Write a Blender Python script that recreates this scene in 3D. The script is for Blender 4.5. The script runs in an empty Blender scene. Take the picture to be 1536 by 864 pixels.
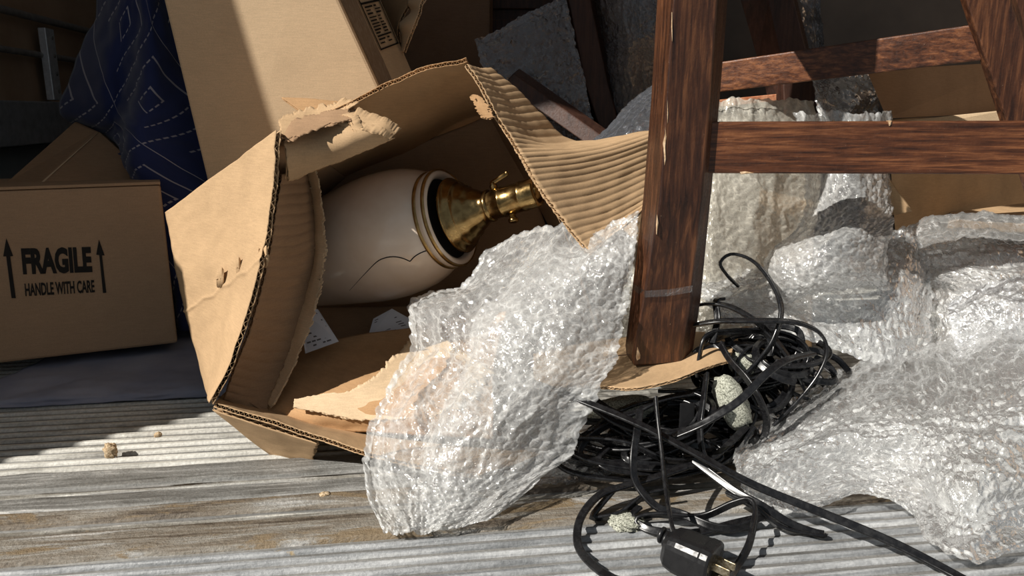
import bpy, math, random
import numpy as np
from mathutils import Vector
from mathutils.bvhtree import BVHTree

# ------------------------------------------------------------------ camera, sky, sun, exposure
scene = bpy.context.scene
COL = scene.collection
FPX, CAMZ, PITCH = 1150.0, 0.36, math.radians(13.0)
cam_d = bpy.data.cameras.new('camera')
cam_d.sensor_width = 36.0
cam_d.lens = FPX / 1536.0 * 36.0
cam_d.clip_start = 0.01
cam = bpy.data.objects.new('camera', cam_d)
COL.objects.link(cam)
cam.location = (0, 0, CAMZ)
cam.rotation_euler = (math.pi / 2 - PITCH, 0, 0)
scene.camera = cam

world = bpy.data.worlds.new('sky')
scene.world = world
world.use_nodes = True
bg = world.node_tree.nodes['Background']
bg.inputs[0].default_value = (0.80, 0.90, 1.0, 1)
bg.inputs[1].default_value = 0.20

SUN = Vector((0.621, 0.485, -0.616)).normalized()      # the way the light travels
sun_d = bpy.data.lights.new('sun', 'SUN')
sun_d.energy = 5.5
sun_d.angle = math.radians(0.55)
sun_d.color = (1.0, 0.955, 0.88)
sun = bpy.data.objects.new('sun', sun_d)
COL.objects.link(sun)
sun.location = (-3, -3, 4)
sun.rotation_euler = SUN.to_track_quat('-Z', 'Y').to_euler()

scene.view_settings.view_transform = 'Standard'
scene.view_settings.look = 'None'
scene.view_settings.gamma = 1.0
scene.view_settings.use_curve_mapping = False
scene.view_settings.exposure = 0.08
scene.cycles.transparent_max_bounces = 24
scene.cycles.max_bounces = 10
scene.cycles.diffuse_bounces = 2

# ------------------------------------------------------------------ helpers
rng = np.random.default_rng(7)
SP, CP = math.sin(PITCH), math.cos(PITCH)


def P(px, py, Y):
    """point that lies at depth Y (metres into the truck) along a direction"""
    u = (px - 768.0) / FPX
    v = (py - 432.0) / FPX
    t = Y / (CP - v * SP)
    return np.array((u * t, Y, CAMZ - t * (SP + v * CP)))


def G(px, py, z=0.0):
    """point at height z"""
    u = (px - 768.0) / FPX
    v = (py - 432.0) / FPX
    t = (CAMZ - z) / (SP + v * CP)
    return np.array((u * t, t * (CP - v * SP), z))


def ctrl(rows):
    return np.array([[P(*p) for p in r] for r in rows])


def unit(a):
    a = np.asarray(a, float)
    return a / (np.linalg.norm(a, axis=-1, keepdims=True) + 1e-12)


def tag(o, label=None, cat=None, group=None, kind=None):
    if label: o['label'] = label
    if cat: o['category'] = cat
    if group: o['group'] = group
    if kind: o['kind'] = kind
    return o


def empty(name, loc=(0, 0, 0)):
    o = bpy.data.objects.new(name, None)
    o.empty_display_size = 0.05
    COL.objects.link(o)
    o.location = tuple(float(c) for c in loc)
    return o


def mesh(name, verts, faces, mat, parent=None, smooth=False, uv=None, auto=None):
    verts = np.asarray(verts, float)
    if parent is not None:
        verts = verts - np.array(world_loc(parent))
    me = bpy.data.meshes.new(name)
    if isinstance(faces, np.ndarray):
        nf = len(faces)
        me.vertices.add(len(verts))
        me.vertices.foreach_set('co', verts.astype(np.float32).ravel())
        me.loops.add(nf * faces.shape[1])
        me.loops.foreach_set('vertex_index', faces.astype(np.int32).ravel())
        me.polygons.add(nf)
        me.polygons.foreach_set('loop_start', np.arange(0, nf * faces.shape[1], faces.shape[1], dtype=np.int32))
        me.polygons.foreach_set('loop_total', np.full(nf, faces.shape[1], dtype=np.int32))
        me.update(calc_edges=True)
    else:
        me.from_pydata([tuple(map(float, v)) for v in verts], [], [tuple(map(int, f)) for f in faces])
    me.validate()
    if uv is not None:
        l = me.uv_layers.new(name='UVMap')
        idx = np.empty(len(me.loops), dtype=np.int32)
        me.loops.foreach_get('vertex_index', idx)
        l.data.foreach_set('uv', np.asarray(uv, np.float32)[idx].ravel())
    if smooth:
        me.polygons.foreach_set('use_smooth', np.ones(len(me.polygons), dtype=bool))
    me.materials.append(MAT[mat])
    o = bpy.data.objects.new(name, me)
    COL.objects.link(o)
    if parent is not None:
        o.parent = parent
    if auto is not None:
        m = o.modifiers.new('bevel', 'BEVEL'); m.width = auto; m.segments = 2; m.limit_method = 'ANGLE'
    return o


def world_loc(o):
    loc = Vector(o.location)
    while o.parent is not None:
        o = o.parent
        loc = loc + Vector(o.location)
    return loc


# --- noise
def perlin(x, y, seed=0):
    r = np.random.default_rng(seed)
    perm = r.permutation(256)
    ang = r.random(256) * 2 * np.pi
    gx, gy = np.cos(ang), np.sin(ang)
    xi = np.floor(x).astype(int); yi = np.floor(y).astype(int)
    xf = x - xi; yf = y - yi
    def g(ix, iy, dx, dy):
        h = perm[(perm[ix & 255] + iy) & 255]
        return gx[h] * dx + gy[h] * dy
    u = xf * xf * xf * (xf * (xf * 6 - 15) + 10)
    v = yf * yf * yf * (yf * (yf * 6 - 15) + 10)
    a = g(xi, yi, xf, yf); b = g(xi + 1, yi, xf - 1, yf)
    c = g(xi, yi + 1, xf, yf - 1); d = g(xi + 1, yi + 1, xf - 1, yf - 1)
    return 1.4 * ((a * (1 - u) + b * u) * (1 - v) + (c * (1 - u) + d * u) * v)


# --- smooth patch through control points
def crw(n, t):
    """catmull-rom weights; t in [0,1] (may overshoot) over n control points"""
    t = np.asarray(t, float) * (n - 1)
    i = np.clip(np.floor(t).astype(int), 0, n - 2)
    f = t - i
    w = np.zeros((len(t), n + 2))
    f2, f3 = f * f, f * f * f
    ws = [-.5 * f3 + f2 - .5 * f, 1.5 * f3 - 2.5 * f2 + 1, -1.5 * f3 + 2 * f2 + .5 * f, .5 * f3 - .5 * f2]
    out = (f < 0) | (f > 1)
    ws[0] = np.where(out, 0, ws[0]); ws[3] = np.where(out, 0, ws[3])
    ws[1] = np.where(out, 1 - f, ws[1]); ws[2] = np.where(out, f, ws[2])
    ar = np.arange(len(t))
    for k in range(4):
        w[ar, i + k] += ws[k]
    # padded ends are linear extrapolations
    W = w[:, 1:-1].copy()
    W[:, 0] += 2 * w[:, 0]; W[:, 1] -= w[:, 0]
    W[:, -1] += 2 * w[:, -1]; W[:, -2] -= w[:, -1]
    return W


def ev(C, uu, vv):
    """evaluate patch C[cu,cv,3] at arrays uu, vv (same shape)"""
    sh = uu.shape
    Wu = crw(C.shape[0], uu.ravel()); Wv = crw(C.shape[1], vv.ravel())
    return np.einsum('ni,nj,ijk->nk', Wu, Wv, C, optimize=True).reshape(sh + (3,))


def normals(S):
    du = np.gradient(S, axis=0); dv = np.gradient(S, axis=1)
    return unit(np.cross(du, dv))


def lens(C):
    a = np.linalg.norm(np.diff(C, axis=0), axis=2).sum(0).mean()
    b = np.linalg.norm(np.diff(C, axis=1), axis=2).sum(1).mean()
    return a, b


def grid_faces(nu, nv, off=0):
    i = np.arange(nu * nv).reshape(nu, nv) + off
    return np.stack([i[:-1, :-1], i[1:, :-1], i[1:, 1:], i[:-1, 1:]], -1).reshape(-1, 4)


def shell(A, B, off=0):
    nu, nv = A.shape[:2]
    n = nu * nv
    i = np.arange(n).reshape(nu, nv)
    fs = [grid_faces(nu, nv, off), grid_faces(nu, nv, off + n)[:, ::-1]]
    for e, flip in ((i[0, :], 0), (i[-1, :], 1), (i[:, 0], 1), (i[:, -1], 0)):
        q = np.stack([e[:-1], e[1:], e[1:] + n, e[:-1] + n], -1) + off
        fs.append(q[:, ::-1] if flip else q)
    return np.concatenate([A.reshape(-1, 3), B.reshape(-1, 3)]), np.concatenate(fs)


def merge(parts):
    V, F, o = [], [], 0
    for v, f in parts:
        V.append(v); F.append(f + o); o += len(v)
    return np.concatenate(V), np.concatenate(F)


def board(name, C, mat, parent=None, t=0.0048, flip=False, pitch=0.0068, wash=(0.0, 0.0), wpitch=None,
          rag=(0, 0, 0, 0), nv=26, seed=1, warp=0.0012, spw=6, medium=True, crease=None):
    """corrugated board: two liners with a fluted sheet between; flutes run along v, the wave along u.
    wash: relief of face A / face B;  rag: raggedness of edges u0,u1,v0,v1 in metres"""
    lu, lv = lens(C)
    nu = max(12, int(lu / pitch * spw))
    u = np.linspace(0, 1, nu); v = np.linspace(0, 1, nv)
    v = np.unique(np.concatenate([v, [0.004 / lv, 0.012 / lv, 1 - 0.012 / lv, 1 - 0.004 / lv]]))
    nv = len(v)
    U, V = np.meshgrid(u, v, indexing='ij')
    wpitch = wpitch or pitch * 1.6

    def surf(ds):
        su, sv = U * lu, V * lv
        def edge(a, amp, s2):
            return amp * (0.9 * perlin(a * 45, a * 0 + 3.3, s2) + 0.8 * perlin(a * 160, a * 0 + 7.7, s2 + 1) + 0.7 * perlin(a * 420, a * 0 + 1.7, s2 + 2))
        vv = V + (edge(su, rag[2], ds) * np.clip(1 - V * 6, 0, 1) + edge(su, rag[3], ds + 9) * np.clip(V * 6 - 5, 0, 1)) / lv
        uu = U + (edge(sv, rag[0], ds + 20) * np.clip(1 - U * 6, 0, 1) + edge(sv, rag[1], ds + 30) * np.clip(U * 6 - 5, 0, 1)) / lu
        S = ev(C, uu, vv)
        N = normals(S) * (-1 if flip else 1)
        S = S + N * (warp * (perlin(su * 18, sv * 18, seed + 50) + 0.4 * perlin(su * 60, sv * 60, seed + 51)))[..., None]
        if crease is not None:                                   # a dented fold line across the board
            (u0, u1, dep, wid) = crease
            dd = (U - (u0 + (u1 - u0) * V)) * lu + .004 * perlin(sv * 40, sv * 0 + 2.2, seed + 70)
            S = S - N * (dep * np.exp(-(dd / wid) ** 2) * (.6 + .8 * np.abs(perlin(sv * 70, sv * 0 + 4.1, seed + 71))))[..., None]
        return S, N, uu * lu, vv * lv
    parts = []
    lt = 0.0007
    S, N, su, sv = surf(seed)
    ridge = np.abs(np.sin(np.pi * su / wpitch + 0.35 * perlin(sv * 25, su * 8, seed + 60))) ** 0.6
    a = (wash[0] * (ridge - 1))[..., None]
    parts.append(shell(S + N * a, S + N * (a * 0.6 - lt)))
    S2, N2, su2, sv2 = surf(seed + 100)
    ridge = np.abs(np.sin(np.pi * su2 / wpitch + 0.35 * perlin(sv2 * 25, su2 * 8, seed + 61))) ** 0.6
    b = (wash[1] * (ridge - 1))[..., None]
    parts.append(shell(S2 - N2 * (t - lt), S2 - N2 * (t + b)))
    if medium:
        S3, N3, su3, sv3 = surf(seed + 200)
        w = (0.5 * t + (0.5 * t - 1.1 * lt) * np.sin(2 * np.pi * su3 / pitch))[..., None]
        for sl in (slice(0, 4), slice(nv - 4, nv)):
            parts.append(shell((S3 - N3 * (w - .0002))[:, sl], (S3 - N3 * (w + .0002))[:, sl]))
    V_, F_ = merge(parts)
    return mesh(name, V_, F_, mat, parent, smooth=False)


def hexa(name, p, mat, parent=None, bevel=0.002):
    """p: 8 corners, 0-3 one face in order, 4-7 the opposite face in the same order"""
    f = [(0, 1, 2, 3), (7, 6, 5, 4), (0, 4, 5, 1), (1, 5, 6, 2), (2, 6, 7, 3), (3, 7, 4, 0)]
    p = np.array(p, float)
    n = np.cross(p[1] - p[0], p[3] - p[0])
    if np.dot(n, p[4:].mean(0) - p[:4].mean(0)) > 0:
        f = [q[::-1] for q in f]
    return mesh(name, p, f, mat, parent, auto=bevel)


def box(name, c, ax, s, mat, parent=None, bevel=0.002):
    c = np.array(c, float)
    ax = [unit(a) for a in ax]
    h = [ax[i] * s[i] / 2 for i in range(3)]
    q = [c - h[0] - h[1] - h[2], c + h[0] - h[1] - h[2], c + h[0] - h[1] + h[2], c - h[0] - h[1] + h[2]]
    return hexa(name, q + [k + 2 * h[1] for k in q], mat, parent, bevel)


def loft(name, sections, mat, parent=None, bevel=0.0015, smooth=False, cap=True):
    """sections: list of closed polygons with the same number of points"""
    S = np.array(sections, float)
    n, m = S.shape[:2]
    F = []
    for i in range(n - 1):
        for j in range(m):
            k = (j + 1) % m
            F.append((i * m + j, i * m + k, (i + 1) * m + k, (i + 1) * m + j))
    if cap:
        F.append(tuple(range(m))[::-1]); F.append(tuple(range((n - 1) * m, n * m)))
    o = mesh(name, S.reshape(-1, 3), F, mat, parent, smooth=smooth, auto=bevel)
    import bmesh
    bm = bmesh.new(); bm.from_mesh(o.data)
    bmesh.ops.recalc_face_normals(bm, faces=bm.faces); bm.to_mesh(o.data); bm.free()
    return o


def spline(pts, n):
    pts = np.array(pts, float)
    d = np.concatenate([[0], np.cumsum(np.linalg.norm(np.diff(pts, axis=0), axis=1))])
    W = crw(len(pts), np.interp(np.linspace(0, d[-1], n), d, np.linspace(0, 1, len(pts))))
    return W @ pts


def sweep(path, prof, twist=None, up=(0, 0, 1)):
    """sweep closed 2-D profile along path with parallel-transported frames"""
    path = np.asarray(path, float); n = len(path)
    T = unit(np.gradient(path, axis=0))
    a = np.cross(T[0], np.array(up)); 
    if np.linalg.norm(a) < 1e-3: a = np.cross(T[0], np.array((1, 0, 0)))
    a = unit(a)
    A = np.zeros_like(path)
    for i in range(n):
        a = a - T[i] * np.dot(a, T[i]); a = unit(a); A[i] = a
    B = np.cross(T, A)
    if twist is not None:
        c, s = np.cos(twist)[:, None], np.sin(twist)[:, None]
        A, B = A * c + B * s, B * c - A * s
    pr = np.asarray(prof, float)
    V = path[:, None, :] + A[:, None, :] * pr[None, :, 0:1] + B[:, None, :] * pr[None, :, 1:2]
    m = len(pr)
    i = np.arange(n * m).reshape(n, m)
    j = np.roll(i, -1, axis=1)
    F = np.stack([i[:-1], j[:-1], j[1:], i[1:]], -1).reshape(-1, 4)
    return V.reshape(-1, 3), F


def circ(r, n=8):
    a = np.linspace(0, 2 * np.pi, n, endpoint=False)
    return np.stack([np.cos(a) * r, np.sin(a) * r], -1)


def tube(name, pts, r, mat, parent=None, n=40, m=8):
    V, F = sweep(spline(pts, n), circ(r, m))
    return mesh(name, V, F, mat, parent, smooth=True)


def lathe_vf(o, ax, prof, n=64):
    ax = unit(ax)
    a = unit(np.cross(ax, (0, 0, 1))); b = np.cross(ax, a)
    th = np.linspace(0, 2 * np.pi, n, endpoint=False)
    ring = np.cos(th)[:, None] * a + np.sin(th)[:, None] * b
    V = np.array([o + ax * s + ring * r for s, r in prof])
    m = len(prof)
    i = np.arange(m * n).reshape(m, n); j = np.roll(i, -1, 1)
    F = np.stack([i[:-1], j[:-1], j[1:], i[1:]], -1).reshape(-1, 4)
    return V.reshape(-1, 3), F


# ------------------------------------------------------------------ materials
MAT = {}


class NT:
    def __init__(s, name):
        s.m = bpy.data.materials.new(name); s.m.use_nodes = True
        s.t = s.m.node_tree; s.t.nodes.clear()
        s.out = s.n('ShaderNodeOutputMaterial'); MAT[name] = s.m
    def n(s, t, **k):
        x = s.t.nodes.new(t)
        for a, b in k.items(): setattr(x, a, b)
        return x
    def l(s, a, b): s.t.links.new(a, b)
    def coord(s, scale=(1, 1, 1), rot=(0, 0, 0), out='Object'):
        c = s.n('ShaderNodeTexCoord'); m = s.n('ShaderNodeMapping')
        m.inputs['Scale'].default_value = scale; m.inputs['Rotation'].default_value = rot
        s.l(c.outputs[out], m.inputs[0]); return m.outputs[0]
    def noise(s, vec, scale, detail=4, rough=.6, dist=0.0):
        x = s.n('ShaderNodeTexNoise'); x.inputs['Scale'].default_value = scale
        x.inputs['Detail'].default_value = detail; x.inputs['Roughness'].default_value = rough
        x.inputs['Distortion'].default_value = dist
        s.l(vec, x.inputs['Vector']); return x.outputs['Fac']
    def ramp(s, fac, stops):
        r = s.n('ShaderNodeValToRGB'); e = r.color_ramp.elements
        while len(e) < len(stops): e.new(0.5)
        for i, (p, c) in enumerate(stops):
            e[i].position = p; e[i].color = (c + (1,)) if len(c) == 3 else c
        s.l(fac, r.inputs[0]); return r.outputs[0]
    def mix(s, f, a, b, mode='MIX'):
        x = s.n('ShaderNodeMix', data_type='RGBA', blend_type=mode)
        for sock, val in ((0, f), (6, a), (7, b)):
            if isinstance(val, (int, float)): x.inputs[sock].default_value = val
            elif isinstance(val, tuple): x.inputs[sock].default_value = val + (1,) if len(val) == 3 else val
            else: s.l(val, x.inputs[sock])
        return x.outputs[2]
    def math(s, op, a, b=None, c=None):
        x = s.n('ShaderNodeMath', operation=op)
        for i, val in enumerate((a, b, c)):
            if val is None: continue
            if isinstance(val, (int, float)): x.inputs[i].default_value = val
            else: s.l(val, x.inputs[i])
        return x.outputs[0]
    def bsdf(s, col, rough=.6, metal=0.0, bump=None, bs=.3, bd=.002, spec=.5, coat=0.0):
        p = s.n('ShaderNodeBsdfPrincipled')
        if isinstance(col, tuple): p.inputs['Base Color'].default_value = col + (1,)
        else: s.l(col, p.inputs['Base Color'])
        if isinstance(rough, (int, float)): p.inputs['Roughness'].default_value = rough
        else: s.l(rough, p.inputs['Roughness'])
        p.inputs['Metallic'].default_value = metal
        p.inputs['Specular IOR Level'].default_value = spec
        p.inputs['Coat Weight'].default_value = coat
        p.inputs['Coat Roughness'].default_value = .15
        if bump is not None:
            b = s.n('ShaderNodeBump'); b.inputs['Strength'].default_value = bs; b.inputs['Distance'].default_value = bd
            s.l(bump, b.inputs['Height']); s.l(b.outputs[0], p.inputs['Normal'])
        s.l(p.outputs[0], s.out.inputs[0]); return p


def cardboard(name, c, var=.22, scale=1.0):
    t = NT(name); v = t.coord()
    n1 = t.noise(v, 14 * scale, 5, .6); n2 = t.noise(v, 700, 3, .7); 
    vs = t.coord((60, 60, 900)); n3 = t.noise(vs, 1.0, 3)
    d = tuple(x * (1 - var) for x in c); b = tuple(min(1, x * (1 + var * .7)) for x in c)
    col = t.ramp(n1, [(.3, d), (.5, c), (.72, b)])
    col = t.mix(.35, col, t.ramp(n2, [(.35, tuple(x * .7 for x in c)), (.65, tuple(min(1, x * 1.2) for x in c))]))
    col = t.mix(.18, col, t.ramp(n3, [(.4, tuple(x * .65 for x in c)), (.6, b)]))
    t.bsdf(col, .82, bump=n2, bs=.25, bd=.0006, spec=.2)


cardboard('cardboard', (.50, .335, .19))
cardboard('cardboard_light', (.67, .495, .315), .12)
cardboard('cardboard_dull', (.36, .225, .13))  # duller brown; also puts extra shade into the crushed box's inner panels
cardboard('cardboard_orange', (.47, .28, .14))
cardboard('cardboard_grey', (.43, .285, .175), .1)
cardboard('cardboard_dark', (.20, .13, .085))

# weathered slats: grey paint, pale worn bare metal, grime in streaks
ANG = math.radians(8.0)


def floor_mat(name, stops, streak=(4, 160, 40), patch=None, rough=.55, seed=0.0, bs=.5):
    t = NT(name)
    c = t.n('ShaderNodeTexCoord'); m0 = t.n('ShaderNodeMapping'); m0.inputs['Rotation'].default_value = (0, 0, -ANG)
    t.l(c.outputs['Object'], m0.inputs[0])
    m1 = t.n('ShaderNodeMapping'); m1.inputs['Scale'].default_value = streak; m1.inputs['Location'].default_value = (seed, seed * 3, 0)
    t.l(m0.outputs[0], m1.inputs[0])
    n1 = t.noise(m1.outputs[0], 1.0, 8, .68, .6)
    m2 = t.n('ShaderNodeMapping'); m2.inputs['Scale'].default_value = (9, 30, 30); m2.inputs['Location'].default_value = (seed * 2, seed, 0)
    t.l(m0.outputs[0], m2.inputs[0])
    n2 = t.noise(m2.outputs[0], 1.0, 6, .65, .8)
    n3 = t.noise(m0.outputs[0], 260, 5, .7)
    f = t.math('ADD', t.math('MULTIPLY', n1, .62), t.math('MULTIPLY', n2, .38))
    col = t.ramp(f, stops)
    col = t.mix(.5, col, t.ramp(n3, [(.3, (.25, .25, .25)), (.7, (1, 1, 1))]), 'MULTIPLY')
    if patch:
        m3 = t.n('ShaderNodeMapping'); m3.inputs['Scale'].default_value = (7, 22, 22); m3.inputs['Location'].default_value = (seed * 5 + .7, 2, 0)
        t.l(m0.outputs[0], m3.inputs[0])
        n4 = t.noise(m3.outputs[0], 1.0, 7, .7, 1.2)
        col = t.mix(t.ramp(n4, [(patch[1], (0, 0, 0)), (patch[1] + .05, (1, 1, 1))]), col, t.mix(n3, patch[0], tuple(x * .45 for x in patch[0])))
    hgt = t.math('ADD', t.math('MULTIPLY', n3, .5), t.math('MULTIPLY', n2, 1.0))
    t.bsdf(col, rough, bump=hgt, bs=bs, bd=.0035)


floor_mat('slat_back', [(.36, (.20, .19, .17)), (.45, (.50, .48, .43)), (.52, (.70, .68, .62)), (.66, (.86, .84, .78))], rough=.5)
floor_mat('slat_front', [(.36, (.11, .115, .12)), (.46, (.29, .30, .31)), (.54, (.48, .49, .50)), (.64, (.74, .75, .75))], rough=.42,
          patch=((.46, .33, .16), .66), seed=3.1)
floor_mat('plank_grey', [(.39, (.065, .056, .045)), (.46, (.20, .182, .15)), (.53, (.32, .30, .262)), (.58, (.46, .45, .42)), (.63, (.80, .77, .70))], (3, 130, 40),
          patch=((.42, .32, .20), .63), seed=1.7, bs=.9)
floor_mat('plank_rust', [(.39, (.08, .06, .045)), (.46, (.22, .18, .135)), (.53, (.33, .30, .255)), (.58, (.47, .46, .44)), (.63, (.82, .79, .74))], (5, 100, 40),
          patch=((.31, .23, .14), .54), seed=6.3, bs=1.0)
floor_mat('plank_smooth', [(.39, (.09, .085, .075)), (.5, (.24, .235, .22)), (.57, (.37, .365, .35)), (.64, (.72, .70, .66))], (4, 120, 40), patch=((.42, .32, .20), .66), seed=9.1, bs=.7)
floor_mat('groove', [(.36, (.10, .098, .092)), (.5, (.21, .205, .195)), (.64, (.34, .335, .32))], seed=4.4, rough=.7)


def wood(name, d, c, b, rough=.32, coat=.25, rot=(0, 0, 0), sc=(14, 14, 14), scuff=.74):
    t = NT(name)
    v = t.coord(sc, rot); n1 = t.noise(v, 5.0, 7, .66, .4)
    v2 = t.coord((1, 1, 1)); n2 = t.noise(v2, 9, 4); n3 = t.noise(v2, 330, 4, .75)
    col = t.ramp(t.math('ADD', t.math('MULTIPLY', n1, .7), t.math('MULTIPLY', n2, .3)), [(.38, d), (.5, c), (.62, b)])
    col = t.mix(t.ramp(n3, [(scuff - .06, (0, 0, 0)), (scuff + .05, (.7, .7, .7))]), col, (.55, .38, .24))
    rr = t.ramp(n3, [(.3, (rough * .8,) * 3), (.7, (min(1, rough * 1.6),) * 3)])
    t.bsdf(col, rr, bump=t.math('ADD', t.math('MULTIPLY', n1, .6), n3), bs=.3, bd=.0012, coat=coat, spec=.5)


wood('wood_vertical', (.020, .007, .004), (.062, .022, .010), (.165, .065, .027), sc=(42, 42, 3), coat=.12, rough=.38)
wood('wood_horizontal', (.028, .009, .004), (.095, .031, .012), (.23, .088, .034), sc=(3, 42, 55), coat=.12, rough=.38)
wood('wood_side', (.045, .014, .007), (.12, .042, .018), (.24, .10, .045), sc=(2.4, 2.4, 40))
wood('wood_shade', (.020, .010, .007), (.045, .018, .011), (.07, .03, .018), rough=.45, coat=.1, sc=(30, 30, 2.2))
t = NT('wood_chip'); t.bsdf(t.ramp(t.noise(t.coord(), 300), [(.4, (.45, .29, .16)), (.6, (.66, .48, .31))]), .8)
t = NT('wood_orange'); t.bsdf(t.ramp(t.noise(t.coord(), 120), [(.4, (.55, .19, .09)), (.6, (.75, .36, .2))]), .6)

t = NT('ceramic'); v = t.coord()
t.bsdf(t.ramp(t.noise(v, 30, 3), [(.35, (.78, .64, .51)), (.6, (.83, .70, .575))]), .16, coat=.6, spec=.5)
t = NT('crack'); t.bsdf((.012, .010, .010), .7)
t = NT('gold_trim'); t.bsdf(t.ramp(t.noise(t.coord(), 60), [(.4, (.30, .19, .07)), (.6, (.48, .32, .13))]), .3, metal=.9)
t = NT('brass'); n = t.noise(t.coord(), 90, 4)
t.bsdf(t.ramp(n, [(.35, (.21, .13, .05)), (.6, (.37, .25, .105))]), t.ramp(n, [(.3, (.14,) * 3), (.7, (.30,) * 3)]), metal=1.0)
t = NT('black_gap'); t.bsdf((.012, .011, .010), .7)

t = NT('cord'); n = t.noise(t.coord(), 160, 3)
t.bsdf(t.ramp(n, [(.4, (.006, .006, .007)), (.7, (.014, .014, .015))]), t.ramp(n, [(.35, (.20,) * 3), (.7, (.36,) * 3)]), spec=.55)
t = NT('plug'); n = t.noise(t.coord(), 260, 3); t.bsdf((.011, .011, .012), t.ramp(n, [(.35, (.25,) * 3), (.7, (.45,) * 3)]), bump=n, bs=.1, bd=.0005)
t = NT('prong'); n = t.noise(t.coord(), 400, 3); t.bsdf(t.ramp(n, [(.4, (.34, .27, .16)), (.6, (.68, .60, .45))]), .28, metal=1.0)
t = NT('speckled_foam'); v = t.coord(); n = t.noise(v, 620, 3, .8)
t.bsdf(t.ramp(n, [(.38, (.10, .10, .075)), (.47, (.40, .41, .33)), (.6, (.70, .70, .60))]), .9, bump=n, bs=.9, bd=.002)
t = NT('debris'); n = t.noise(t.coord(), 420, 4); t.bsdf(t.ramp(n, [(.4, (.36, .24, .13)), (.6, (.68, .53, .35))]), .9, bump=n, bs=.8, bd=.002)
t = NT('paper'); t.bsdf((.66, .66, .70), .8)
t = NT('ink'); t.bsdf((.018, .016, .014), .7, spec=.2)
t = NT('ink_faint'); t.bsdf((.14, .13, .13), .8, spec=.2)
t = NT('tape'); n = t.noise(t.coord((300, 300, 30)), 1, 3); t.bsdf(t.ramp(n, [(.4, (.29, .20, .125)), (.7, (.42, .33, .24))]), .3, spec=.5)
t = NT('steel'); n = t.noise(t.coord(), 45, 5, .7); t.bsdf(t.ramp(n, [(.35, (.28, .29, .31)), (.65, (.42, .43, .46))]), .5, metal=.2, bump=n, bs=.2)
t = NT('steel_bright'); n = t.noise(t.coord(), 80, 5, .7); t.bsdf(t.ramp(n, [(.35, (.55, .57, .60)), (.65, (.75, .77, .80))]), .4, metal=.3)
t = NT('steel_rail'); n = t.noise(t.coord(), 60, 5, .7); t.bsdf(t.ramp(n, [(.35, (.20, .19, .185)), (.65, (.32, .30, .29))]), .5, metal=.1)
t = NT('wall_panel'); n = t.noise(t.coord(), 6, 5); t.bsdf(t.ramp(n, [(.35, (.40, .27, .17)), (.65, (.50, .35, .23))]), .7)
t = NT('wall_lower'); n = t.noise(t.coord(), 6, 5); t.bsdf(t.ramp(n, [(.35, (.22, .25, .265)), (.65, (.30, .33, .34))]), .6)
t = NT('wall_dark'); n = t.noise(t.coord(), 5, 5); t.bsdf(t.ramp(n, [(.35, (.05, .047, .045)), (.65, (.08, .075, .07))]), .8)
t = NT('roof_white'); n = t.noise(t.coord(), 5, 5); t.bsdf(t.ramp(n, [(.35, (.66, .66, .64)), (.65, (.74, .74, .72))]), .7)
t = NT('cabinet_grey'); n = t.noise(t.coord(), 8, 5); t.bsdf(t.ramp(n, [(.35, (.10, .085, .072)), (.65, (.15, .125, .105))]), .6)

# quilted blanket: concentric diamond stitching in pale thread
def blanket_mat(name, base, dark, thread, k):
    t = NT(name)
    c = t.n('ShaderNodeTexCoord'); sx = t.n('ShaderNodeSeparateXYZ'); t.l(c.outputs['UV'], sx.inputs[0])
    px = t.math('ABSOLUTE', t.math('SUBTRACT', t.math('FRACT', t.math('MULTIPLY', sx.outputs[0], k)), .5))
    py = t.math('ABSOLUTE', t.math('SUBTRACT', t.math('FRACT', t.math('MULTIPLY', sx.outputs[1], k)), .5))
    d = t.math('ADD', px, py)
    ln = t.math('LESS_THAN', t.math('ABSOLUTE', t.math('SUBTRACT', t.math('FRACT', t.math('MULTIPLY', d, 5.0)), .5)), .045)
    ds = t.math('GREATER_THAN', t.math('FRACT', t.math('MULTIPLY', t.math('SUBTRACT', sx.outputs[0], sx.outputs[1]), k * 14)), .36)
    m = t.math('MULTIPLY', ln, ds)
    n = t.noise(t.coord(), 500, 4, .8); n2 = t.noise(t.coord(), 9, 4)
    col = t.mix(n2, base, dark)
    col = t.mix(m, col, thread)
    p = t.bsdf(col, .85, bump=n, bs=.4, bd=.001, spec=.2)
    p.inputs['Sheen Weight'].default_value = .25


blanket_mat('blanket', (.026, .038, .125), (.014, .022, .075), (.33, .32, .36), 4.4)
t = NT('blanket_floor'); n = t.noise(t.coord(), 420, 4, .8); n2 = t.noise(t.coord(), 10, 4)
t.bsdf(t.ramp(n2, [(.35, (.22, .235, .31)), (.65, (.30, .31, .38))]), .9, bump=n, bs=.4, bd=.001, spec=.2)

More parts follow.
